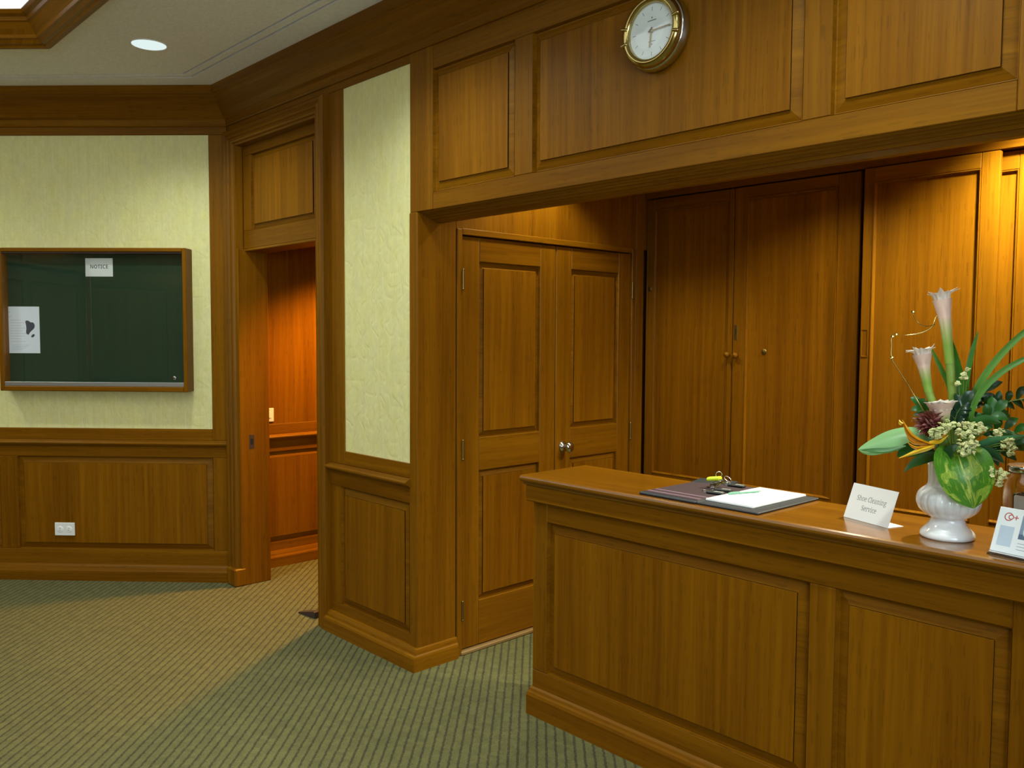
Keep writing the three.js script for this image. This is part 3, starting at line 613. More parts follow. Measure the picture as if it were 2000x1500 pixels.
// ---- clock on the fascia
{
  const t = thing('wall_clock', 'round gold and chrome wall clock with a pale dial, high on the wooden fascia', 'clock', [1.331, 2.551, -0.001]);
  const L = (pts, n, m, lab) => { const q = obj(n, lathe(pts, 72), m, t, lab); q.rotation.x = R90; return q; };
  L([[0.0001, 0], [0.118, 0], [0.124, 0.006], [0.125, 0.02], [0.121, 0.034], [0.116, 0.04], [0.0001, 0.04]], 'case', M.chrome, 'polished chrome rim');
  L([[0.117, 0.036], [0.118, 0.044], [0.113, 0.055], [0.105, 0.0605], [0.098, 0.06], [0.092, 0.056], [0.0895, 0.05], [0.0895, 0.038]], 'bezel', M.gold, 'gold bezel');
  const dialTex = canvasTex(512, 512, (c, w) => {
    c.fillStyle = '#e9f3f3'; c.fillRect(0, 0, w, w); c.translate(w / 2, w / 2);
    c.strokeStyle = '#5f6b66'; c.lineWidth = 5;
    for (let i = 0; i < 12; i++) { c.save(); c.rotate((i * Math.PI) / 6); c.beginPath(); c.moveTo(0, -222); c.lineTo(0, -186); c.stroke(); c.restore(); }
    c.fillStyle = '#7e8a86'; c.fillRect(-50, -104, 100, 10); c.fillRect(-8, -132, 16, 16); c.fillRect(-40, 88, 80, 6); c.fillRect(-8, 112, 16, 10);
  });
  const d = obj('dial', new THREE.CircleGeometry(0.091, 64), std({ map: dialTex, roughness: 0.55 }), t, 'pale dial with plain hour marks'); d.position.z = 0.0425;
  const hand = (len, w, rot, z) => { const h = obj('hand', box(-w / 2, w / 2, -0.012, len, z, z + 0.0015, 0.0004), M.brass, t); h.rotation.z = rot; };
  hand(0.078, 0.0045, -R90 + 0.03, 0.047); hand(0.052, 0.006, Math.PI - 0.12, 0.0445);
  const c = obj('hub', lathe([[0.0001, 0.008], [0.006, 0.007], [0.007, 0]], 20), M.brass, t); c.rotation.x = R90; c.position.z = 0.043;
  const gl = obj('glass', lathe([[0.0895, 0.0545], [0.0895, 0.0565], [0.06, 0.0585], [0.0001, 0.0592], [0.0001, 0.0578], [0.06, 0.0571]], 48), M.glass, t); gl.rotation.x = R90;
  for (const a of [0.24, -0.24, Math.PI + 0.24, Math.PI - 0.24]) {
    const s = obj('claw', new THREE.CapsuleGeometry(0.0065, 0.016, 6, 12), M.gold, t); s.position.set(Math.cos(a) * 0.108, Math.sin(a) * 0.108, 0.057); s.rotation.z = a - R90;
  }
}

// ================================================================ THINGS ON THE COUNTER
const TOP = 0.9872;
// ---- open leather folder with note pad
{
  const t = thing('leather_folder', 'open dark leather folder with purple-striped left side lying on the counter', 'folder', [1.48, TOP, -0.25], -0.02);
  const lea = std({ color: 0x23262c, roughness: 0.55 }), pur = std({ color: 0x352029, roughness: 0.6 }), pale = std({ color: 0x755868, roughness: 0.6 });
  obj('cover', box(-0.004, 0.232, 0, 0.0075, -0.185, 0.2, 0.003), lea, t, 'dark slate right side');
  obj('cover', box(-0.245, -0.004, 0, 0.009, -0.175, 0.205, 0.003), lea, t);
  obj('lining', box(-0.236, -0.008, 0.008, 0.011, -0.172, 0.185, 0.001), pur, t, 'purple lining');
  for (const z of [0.118, 0.16]) obj('stripe', box(-0.232, -0.01, 0.0105, 0.0122, z, z + 0.012, 0.0005), pale, t, 'pale lilac stripe');
  obj('spine', box(-0.01, 0.004, 0.001, 0.0085, -0.18, 0.2, 0.003), lea, t);
  const n = thing('note_pad', 'white note pad lying open on the right side of the dark folder', 'note pad', [1.575, TOP + 0.0076, -0.26], -0.03);
  obj('sheets', box(-0.092, 0.092, 0, 0.006, -0.165, 0.165, 0.0015), M.paper, n); 
  obj('top_sheet', leaf([[0, 0.0067, 0.164], [0, 0.0069, 0], [0, 0.0067, -0.164]], () => 0.091, [1, 0, 0], 0.004, 6, 0, 0.0002), std({ color: 0xf2f3f2, roughness: 0.75 }), n);
  const p = thing('pen', 'slim pale green pen lying on the white note pad', 'pen', [1.52, TOP + 0.0185, -0.272], 1.2);
  const pen = std({ color: 0x6fa58c, roughness: 0.35 });
  const b = obj('barrel', lathe([[0.0001, -0.062], [0.0032, -0.061], [0.0042, -0.05], [0.0042, 0.06], [0.0035, 0.066], [0.0001, 0.067]], 18), pen, p); b.rotation.z = R90;
  const tip = obj('tip', lathe([[0.0007, -0.074], [0.003, -0.063], [0.0036, -0.061], [0.0001, -0.06]], 14), M.chrome, p); tip.rotation.z = R90;
  const cl = obj('clip', box(-0.058, -0.02, 0.0042, 0.0056, -0.0015, 0.0015, 0.0004), std({ color: 0x7fb39a, roughness: 0.35 }), p); cl.rotation.x = 0.3;
}
{
  const t = thing('black_wallet', 'thin dark slate wallet lying behind the purple side of the folder', 'wallet', [1.3, TOP, -0.42], 0.25);
  const m = std({ color: 0x1c262c, roughness: 0.5 });
  obj('back_flap', box(-0.075, 0.075, 0, 0.006, -0.055, 0.055, 0.0025), m, t); obj('front_flap', box(-0.073, 0.073, 0.0062, 0.012, -0.053, 0.053, 0.0025), m, t);
}
// ---- room-key style tags with rings heaped on the folder
function keyTag(x, y, z, turn, tilt, label) {
  const t = thing('key_tag', label, 'key tag', [x, y, z], turn, undefined);
  const g = new THREE.Group(); g.rotation.x = tilt; 
  const b = obj('tag', box(-0.032, 0.032, 0, 0.009, -0.014, 0.014, 0.003), M.black, t);
  obj('label_strip', box(-0.004, 0.027, 0.0088, 0.0098, -0.008, 0.008, 0.0006), M.aluminium, b, 'pale label strip');
  const r = obj('ring', new THREE.TorusGeometry(0.011, 0.0014, 8, 28), M.chrome, t); r.position.set(-0.04, 0.006, 0); r.rotation.set(1.15, 0.3, 0);
  b.rotation.x = tilt * 0.3;
}
keyTag(1.447, TOP + 0.0113, -0.205, 0.1, 0, 'black key tag with a pale strip, nearest the front edge of the counter');
keyTag(1.437, TOP + 0.0113, -0.268, 0.18, 0, 'black key tag lying just below the yellow-green tag');
keyTag(1.418, TOP + 0.0113, -0.385, 0.05, 0, 'black key tag farthest back, beside the top corner of the note pad');
{
  const t = thing('key_bunch', 'bunch of steel keys on a ring under the yellow-green tag', 'keys', [1.385, TOP + 0.0113, -0.315], 0.3);
  const shape = () => mergeGeometries([plain(lathe([[0.0001, 0], [0.011, 0], [0.011, 0.0022], [0.0001, 0.0022]], 18)), plain(box(0.009, 0.043, 0, 0.002, -0.003, 0.003, 0.0004))]);
  const kg = shape();
  for (let i = 0; i < 6; i++) { const k = obj('key', kg, i % 2 ? M.chrome : M.brass, t); k.position.set(0.012 * (i - 2.5), 0.004 + 0.0045 * i, 0.005 * Math.sin(i * 2)); k.rotation.set(0.25 * Math.sin(i * 1.7), i * 1.05, 0.3 * Math.cos(i * 2.3)); }
  for (let i = 0; i < 3; i++) { const r = obj('ring', new THREE.TorusGeometry(0.014, 0.0015, 8, 30), M.chrome, t); r.position.set(-0.02 + 0.028 * i, 0.02 + 0.008 * i, -0.012 + 0.008 * i); r.rotation.set(0.5 + 0.7 * i, 0.9 - 0.8 * i, 0.3); }
  const y = thing('key_fob', 'yellow-green translucent key fob on top of the heap of black key tags', 'key fob', [1.378, TOP + 0.046, -0.3], 0.2);
  const fob = obj('fob', box(-0.026, 0.026, -0.007, 0.007, -0.015, 0.015, 0.005), std({ color: 0xc8d928, roughness: 0.35 }), y); fob.rotation.z = 0.15;
  const r = obj('ring', new THREE.TorusGeometry(0.011, 0.0013, 8, 28), M.chrome, y); r.position.set(0.016, 0.016, -0.004); r.rotation.set(0.2, 0.5, 0);
}
// ---- tent card
{
  const t = thing('tent_card', 'white card lettered Shoe Cleaning Service, leaning back on the counter beside the vase', 'sign', [1.98, TOP, -0.2], -0.36);
  const W = 0.176, H = 0.112, a = 0.36;
  const front = obj('front_leaf', box(-W / 2, W / 2, 0, H, -0.0012, 0, 0.0003), M.paper, t); front.rotation.x = -a;
  obj('foot', box(-W / 2, W / 2, 0.0, 0.0014, -0.062, 0, 0.0003), M.paper, t);
  obj('prop', box(-0.02, 0.02, 0, 0.07, -0.0012, 0, 0.0003), M.paper, t).position.set(0, 0.0005, -0.052);
  const tex = canvasTex(1024, 652, (c, w, h) => { c.fillStyle = '#eeeeec'; c.fillRect(0, 0, w, h); c.fillStyle = '#666c6e'; c.font = '128px serif'; c.textAlign = 'center'; c.textBaseline = 'middle'; c.fillText('Shoe Cleaning', w * 0.5, h * 0.38, w * 0.66); c.fillText('Service', w * 0.5, h * 0.64, w * 0.34); });
  const f = plain(new THREE.PlaneGeometry(W * 0.994, H * 0.994)); f.translate(0, H / 2, 0.0006); 
  obj('lettering', f, std({ map: tex, roughness: 0.8 }), front);
}
// ---- vase
const VX = 2.222, VZ = -0.185, VT = 0.341;
const vaseTurn = VT;
{
  const t = thing('vase', 'white porcelain pedestal vase with ribbed round belly and narrow neck', 'vase', [VX, TOP, VZ], vaseTurn);
  const prof = [[0.0001, 0.004], [0.06, 0.004], [0.066, 0.0], [0.0705, 0.004], [0.071, 0.01], [0.068, 0.018], [0.06, 0.026], [0.052, 0.035], [0.0465, 0.044], [0.044, 0.052], [0.045, 0.057], [0.053, 0.061], [0.065, 0.069], [0.0755, 0.08], [0.082, 0.094], [0.0835, 0.104], [0.082, 0.116], [0.076, 0.128], [0.067, 0.137], [0.058, 0.144], [0.0545, 0.152], [0.0535, 0.165], [0.0545, 0.185], [0.056, 0.207], [0.061, 0.221], [0.0625, 0.225], [0.06, 0.2265], [0.052, 0.21], [0.047, 0.18], [0.046, 0.16], [0.05, 0.14], [0.03, 0.09], [0.0001, 0.085]];
  const c = new THREE.SplineCurve(prof.map(([r, y]) => new THREE.Vector2(r, y))).getPoints(110);
  const g = new THREE.LatheGeometry(c.map((v) => new THREE.Vector2(Math.max(0.0001, v.x), v.y)), 132);
  const p = g.attributes.position;
  for (let i = 0; i < p.count; i++) {
    const x = p.getX(i), y = p.getY(i), z = p.getZ(i), r = Math.hypot(x, z), a = Math.atan2(z, x);
    const belly = Math.max(0, 1 - ((y - 0.102) / 0.045) ** 2), neck = y > 0.148 ? Math.min(1, (y - 0.148) / 0.02) : 0;
    const k = 1 - belly * 0.045 * (1 - Math.abs(Math.sin(a * 11))) ** 2 - neck * 0.05 * (0.5 + 0.5 * Math.cos(a * 22));
    p.setX(i, x * k); p.setZ(i, z * k);
  }
  g.computeVertexNormals();
  obj('body', g, phys({ color: 0xe6e8ea, roughness: 0.22, clearcoat: 0.7, clearcoatRoughness: 0.08 }), t);
}
// ---- flowers: every stem is a thing; local frame at the foot of the vase, x to the right, z towards the room
const FL = [VX, TOP, VZ];
const flower = (name, label, category, group) => thing(name, label, category, FL, vaseTurn, group);
const green = (c, r = 0.45, tr = 0.12) => phys({ color: c, roughness: r, transmission: tr, thickness: 0, side: THREE.DoubleSide });
const petalTex = texture(64, 256, (u, v) => { const g = Math.min(1, Math.max(0, 1.5 - v * 2.3)), k = 0.94 + 0.12 * vnoise(u * 16, v * 4, 16, 4, 91); return [(226 - 96 * g) * k, (192 - 26 * g) * k, (176 - 114 * g) * k]; });
const tubeMat = std({ map: petalTex, roughness: 0.6 }), stemMat = std({ color: 0x5f7f2c, roughness: 0.5 }), paleStem = std({ color: 0x7f9c40, roughness: 0.55 });
const petalMat = phys({ color: 0xf6ebdf, roughness: 0.6, transmission: 0.2, thickness: 0, side: THREE.DoubleSide });
function trumpet(label, path, r0, r1, mouth) {
  const t = flower('trumpet_flower', label, 'flower', undefined);
  const c = new THREE.CatmullRomCurve3(path.map((p) => new THREE.Vector3(...p)));
  obj('stem', tube(path.slice(0, -1).map((p) => p), r0, 24, 9), paleStem, t);
  const up = []; for (let i = 0; i <= 8; i++) up.push(c.getPoint(0.5 + i / 16).toArray());
  obj('tube', tube(up, (q) => r0 * 1.05 + (r1 - r0) * (q < 0.7 ? 0.42 * (q / 0.7) ** 1.8 : 0.42 + 0.58 * ((q - 0.7) / 0.3)), 30, 14), tubeMat, t, 'pale pink tube, green below');
  const tip = c.getPoint(1), dir = c.getTangent(1), s = new THREE.Vector3(0, 0, 1).cross(dir).normalize(), f = dir.clone().cross(s).normalize();
  const n = 12;
  for (let i = 0; i < n; i++) {
    const a = (i / n) * Math.PI * 2, o = s.clone().multiplyScalar(Math.cos(a)).addScaledVector(f, Math.sin(a));
    const b = tip.clone().addScaledVector(o, r1 * 0.75).addScaledVector(dir, -r1 * 0.5), m = b.clone().addScaledVector(dir, mouth * 0.7).addScaledVector(o, mouth * 0.16), e = b.clone().addScaledVector(dir, mouth * (0.85 + 0.4 * rnd())).addScaledVector(o, mouth * (0.35 + 0.55 * rnd()));
    obj('petal', leaf([b.toArray(), m.toArray(), e.toArray()], (q) => r1 * 0.36 * Math.sin(Math.PI * (0.2 + 0.8 * q)), o.clone().cross(dir).toArray(), 0.5, 8), petalMat, t);
  }
  const ct = []; for (let i = 0; i < 10; i++) { const a = i * 2.4, rr_ = r1 * 0.5 * Math.sqrt(i / 10); const g = new THREE.SphereGeometry(r1 * 0.2, 8, 6); g.translate(...tip.clone().addScaledVector(s, Math.cos(a) * rr_).addScaledVector(f, Math.sin(a) * rr_).toArray()); ct.push(g); }
  obj('centre', ct, petalMat, t);
}
trumpet('tallest pale pink trumpet flower, rising above all the others in the vase', [[0.0156, 0.2466, 0.000], [0.0040, 0.3753, 0.000], [-0.0085, 0.4895, 0.000], [-0.0219, 0.5965, 0.000], [-0.0331, 0.6678, 0.000]], 0.0118, 0.025, 0.037);
trumpet('middle-height pale pink trumpet flower leaning left beside the gold wire', [[-0.0136, 0.2482, 0.030], [-0.0412, 0.3612, 0.030], [-0.0581, 0.4106, 0.030], [-0.0701, 0.4676, 0.030], [-0.0780, 0.5147, 0.030]], 0.0112, 0.026, 0.03);
trumpet('short pale pink trumpet flower just above the maroon bloom', [[-0.0089, 0.2224, 0.050], [-0.0131, 0.2801, 0.060], [-0.0179, 0.3156, 0.065], [-0.0238, 0.3481, 0.070], [-0.0274, 0.3817, 0.070]], 0.016, 0.036, 0.022);

// long blades
const bladeMats = [green(0x4f8a22), green(0x3f7a22), green(0x5c962c)];
function blade(label, path, w, m, side = [1, 0, 0.25], fold = 0.35) {
  const t = flower('blade_leaf', label, 'leaf', undefined);
  obj('blade', leaf(path, (q) => w * Math.min(1, 0.35 + 2.2 * q) * Math.pow(Math.max(0, 1 - q ** 4), 0.7), side, fold, 22), m, t);
}
blade('broad upright green blade just right of the tallest pink flower', [[0.0396, 0.2901, -0.010], [0.0290, 0.3893, -0.020], [0.0081, 0.4893, -0.020], [-0.0178, 0.5823, -0.015]], 0.0145, bladeMats[1]);
blade('narrow dark blade pointing up to the right beside the broad upright blade', [[0.0323, 0.2876, -0.030], [0.0326, 0.4026, -0.040], [0.0435, 0.5037, -0.045], [0.0600, 0.5813, -0.045]], 0.0085, bladeMats[1]);
blade('long arching green blade reaching highest at the right edge of the bouquet', [[0.0424, 0.2770, 0.000], [0.0513, 0.3915, 0.000], [0.1033, 0.4987, 0.000], [0.1783, 0.5867, 0.000], [0.2124, 0.6140, 0.000]], 0.0098, bladeMats[2]);
blade('lower of the two long green blades arching to the right', [[0.0449, 0.2662, 0.030], [0.0571, 0.3867, 0.030], [0.1094, 0.4622, 0.030], [0.1788, 0.5104, 0.030], [0.2244, 0.5300, 0.030]], 0.009, bladeMats[0]);
blade('thin green blade crossing behind the middle pink flower', [[0.0077, 0.2571, -0.030], [-0.0050, 0.4164, -0.030], [-0.0328, 0.4809, -0.030], [-0.0579, 0.5343, -0.030]], 0.0075, bladeMats[1]);

// rolled leaf at the left
{
  const t = flower('rolled_leaf', 'large smooth green leaf rolled at the tip, sticking out to the left', 'leaf');
  const m = green(0x86b877, 0.4, 0.1);
  obj('leaf_blade', leaf([[-0.0201, 0.2615, 0.050], [-0.0845, 0.2871, 0.060], [-0.1492, 0.2751, 0.065], [-0.2022, 0.2508, 0.060], [-0.2354, 0.2386, 0.050]], (q) => 0.034 * Math.pow(Math.sin(Math.PI * Math.min(1, 0.1 + 0.9 * q)), 0.65), [0.05, 0.85, -0.5], -0.3, 26), m, t);
  obj('rolled_edge', leaf([[-0.1085, 0.2598, 0.085], [-0.1530, 0.2408, 0.095], [-0.1995, 0.2370, 0.090], [-0.2318, 0.2386, 0.060]], (q) => 0.014 * Math.sin(Math.PI * Math.min(1, 0.08 + 0.92 * q)), [0, 0.5, -1], 0.6, 20), green(0x2f6a22, 0.42, 0.1), t, 'deeper green underside');
  obj('stalk', tube([[-0.0062, 0.2089, 0.000], [-0.0199, 0.2489, 0.040], [-0.0523, 0.2737, 0.050]], 0.004, 12, 7), stemMat, t);
}
// orange bird-like bracts
{
  const t = flower('heliconia', 'spiky orange yellow flower with pointed bracts at the left front', 'flower');
  const o1 = green(0xe09a12, 0.4, 0.15), o2 = green(0xf0c424, 0.4, 0.15);
  const br = (a, b, c, w, m) => obj('bract', leaf([a, b, c], (q) => w * Math.sin(Math.PI * Math.min(1, 0.2 + 0.8 * q)), [0.2, 0.6, 0.8], 1.1, 14, 0, 0.001), m, t);
  br([-0.0398, 0.2721, 0.105], [-0.0754, 0.2603, 0.120], [-0.1238, 0.2309, 0.125], 0.0095, o2);
  br([-0.0474, 0.2738, 0.100], [-0.0879, 0.2954, 0.115], [-0.1196, 0.3359, 0.115], 0.0125, o1);
  br([-0.0599, 0.2767, 0.108], [-0.0885, 0.2791, 0.120], [-0.1066, 0.2922, 0.122], 0.006, o1);
  br([-0.0545, 0.2691, 0.112], [-0.0842, 0.2658, 0.124], [-0.1047, 0.2759, 0.126], 0.0055, o1);
  br([-0.0472, 0.2668, 0.100], [-0.0251, 0.2819, 0.110], [-0.0004, 0.3166, 0.110], 0.009, o1);
  br([-0.0510, 0.2745, 0.108], [-0.0261, 0.2770, 0.116], [-0.0059, 0.3005, 0.118], 0.007, o2);
  br([-0.1168, 0.3276, 0.115], [-0.1219, 0.3304, 0.118], [-0.1272, 0.3358, 0.118], 0.006, o2);
  obj('stalk', tube([[-0.0062, 0.2102, 0.010], [-0.0257, 0.2450, 0.070], [-0.0473, 0.2710, 0.100]], 0.0045, 14, 7), std({ color: 0xc98a18, roughness: 0.5 }), t);
}
// big variegated leaf hanging over the vase
{
  const t = flower('variegated_leaf', 'big bright green heart-shaped leaf with yellow streaks hanging over the vase', 'leaf');
  const tex = texture(256, 256, (u, v) => {
    const n = vnoise(u * 9, v * 7, 9, 7, 95), s = vnoise(u * 40, v * 12, 40, 12, 96), mid = Math.abs(u - 0.5);
    const y = (n > 0.62 ? 0.55 : 0) + (s > 0.72 ? 0.35 : 0) + (mid < 0.012 ? 0.7 : 0) + (mid < 0.12 && v > 0.45 && s > 0.5 ? 0.4 : 0);
    const k = 0.92 + 0.16 * vnoise(u * 60, v * 60, 60, 60, 97), q = Math.min(1, y);
    return [(70 + 110 * q) * k, (128 + 62 * q) * k, (18 + 60 * q) * k];
  });
  const W = (q) => 0.083 * Math.pow(Math.max(0, Math.sin(Math.PI * Math.min(1, 0.12 + 0.88 * q))), 0.8) * (1 - 0.32 * q);
  obj('leaf_blade', leaf([[0.0123, 0.2664, 0.075], [0.0230, 0.2340, 0.100], [0.0390, 0.1855, 0.110], [0.0526, 0.1403, 0.105], [0.0612, 0.1048, 0.095]], W, [1, 0.12, -0.25], -0.32, 28, 0.02), phys({ map: tex, roughness: 0.38, transmission: 0.1, thickness: 0, side: THREE.DoubleSide }), t);
  obj('stalk', tube([[-0.0057, 0.1945, 0.000], [0.0003, 0.2515, 0.050], [0.0072, 0.2717, 0.075]], 0.003, 12, 7), stemMat, t);
}
// maroon bloom
{
  const t = flower('maroon_bloom', 'rounded maroon bloom of many small petals below the pink trumpet flower', 'flower');
  const c = new THREE.Vector3(...[-0.0493, 0.3256, 0.085]), L1 = [], L2 = [];
  for (let i = 0; i < 150; i++) {
    const y = 1 - (2 * (i + 0.5)) / 150, a = i * 2.39996, h = Math.sqrt(1 - y * y), d = new THREE.Vector3(h * Math.cos(a), y, h * Math.sin(a));
    const r = rr(0.031, 0.042), b = c.clone().addScaledVector(d, 0.012), m = c.clone().addScaledVector(d, r * 0.7), e = c.clone().addScaledVector(d, r).add(new THREE.Vector3(rr(-0.006, 0.006), rr(-0.002, 0.006), rr(-0.006, 0.006)));
    b.x = c.x + (b.x - c.x) * 1.15; e.x = c.x + (e.x - c.x) * 1.15;
    (rnd() < 0.3 ? L2 : L1).push(leaf([b.toArray(), m.toArray(), e.toArray()], (q) => 0.0066 * Math.sin(Math.PI * (0.15 + 0.85 * q)), d.clone().cross(new THREE.Vector3(0.3, 1, 0.2)).toArray(), 0.6, 4));
  }
  obj('petals', L1, green(0x7c3c30, 0.6, 0.1), t); obj('petals', L2, green(0xa86c6a, 0.6, 0.1), t, 'paler dusty pink petals');
  obj('stalk', tube([[-0.0087, 0.2087, 0.000], [-0.0265, 0.2639, 0.050], [-0.0492, 0.3198, 0.083]], 0.004, 12, 7), stemMat, t);
}
// sprays of tiny cream flowers
{
  const cream = std({ color: 0xd9d79c, roughness: 0.7 }), cream2 = std({ color: 0xc6cc8c, roughness: 0.7 });
  const floret = () => { const g = []; for (let i = 0; i < 5; i++) { const s = new THREE.SphereGeometry(0.0032, 6, 5), a = (i / 5) * 6.283; s.scale(1, 0.6, 1); s.translate(Math.cos(a) * 0.0036, 0, Math.sin(a) * 0.0036); g.push(plain(s)); } const c = new THREE.SphereGeometry(0.0026, 6, 5); c.translate(0, 0.0016, 0); g.push(plain(c)); return mergeGeometries(g); };
  const F = floret();
  const spray = (label, base, spots) => {
    const t = flower('cream_spray', label, 'flower', undefined), m4 = new THREE.Matrix4(), A = [[], []], S = [];
    for (const [p, r, n] of spots) {
      const c = new THREE.Vector3(...p), b = new THREE.Vector3(...base);
      S.push(tube([base, b.clone().lerp(c, 0.5).add(new THREE.Vector3(0, 0.006, 0)).toArray(), p], 0.0014, 8, 5));
      for (let i = 0; i < n; i++) {
        const d = new THREE.Vector3(rr(-1, 1), rr(-1, 1), rr(-0.6, 1)); if (d.length() > 1) d.normalize();
        const q = c.clone().addScaledVector(d, r); m4.makeRotationFromEuler(new THREE.Euler(rr(-1.2, 1.2), rr(0, 6), rr(-1.2, 1.2))); m4.setPosition(q);
        A[i % 2].push(F.clone().applyMatrix4(m4));
        if (i % 3 === 0) S.push(tube([p, c.clone().lerp(q, 0.5).toArray(), q.toArray()], 0.0008, 3, 4));
      }
    }
    obj('florets', A[0], cream, t); obj('florets', A[1], cream2, t, 'greener buds'); obj('stems', S, stemMat, t);
  };
  spray('cream flower spray touching the orange flower, beneath the maroon bloom', [0.0057, 0.2389, 0.060], [[[-0.0380, 0.3096, 0.130], 0.013, 14], [[-0.0187, 0.3203, 0.130], 0.014, 16], [[-0.0020, 0.3313, 0.120], 0.011, 12], [[-0.0303, 0.3003, 0.130], 0.008, 8]]);
  spray('tallest cream flower spray in the middle, right above the big leaf', [0.0246, 0.2275, 0.070], [[[0.0299, 0.3193, 0.120], 0.02, 26], [[0.0331, 0.2926, 0.125], 0.02, 26], [[0.0385, 0.2690, 0.130], 0.02, 24], [[0.0552, 0.2771, 0.120], 0.012, 10]]);
  spray('cream flower spray just right of the middle, high among dark leaves', [0.0369, 0.2386, 0.040], [[[0.0592, 0.3208, 0.090], 0.018, 22], [[0.0738, 0.3133, 0.090], 0.012, 12]]);
  spray('small cream flower spray at the far right, the upper of two', [0.0427, 0.2531, 0.040], [[[0.1157, 0.3045, 0.060], 0.014, 14], [[0.1040, 0.2983, 0.060], 0.01, 8]]);
  spray('cream flower spray at the far right, level with the dark leaves', [0.0429, 0.2403, 0.050], [[[0.1345, 0.2804, 0.080], 0.014, 16], [[0.1433, 0.2646, 0.080], 0.012, 14], [[0.1389, 0.2888, 0.080], 0.009, 8]]);
  spray('lowest cream flower spray, drooping right of the big leaf', [0.0368, 0.2341, 0.060], [[[0.0970, 0.2120, 0.100], 0.013, 14], [[0.1095, 0.1939, 0.100], 0.016, 20], [[0.1267, 0.2048, 0.100], 0.012, 14], [[0.1159, 0.1780, 0.100], 0.009, 8]]);
  spray('tiny cream spray standing up between the green blades', [0.0292, 0.2926, 0.020], [[[0.0146, 0.4372, 0.030], 0.006, 5], [[0.0264, 0.4559, 0.030], 0.009, 9], [[0.0358, 0.4744, 0.030], 0.004, 3]]);
}
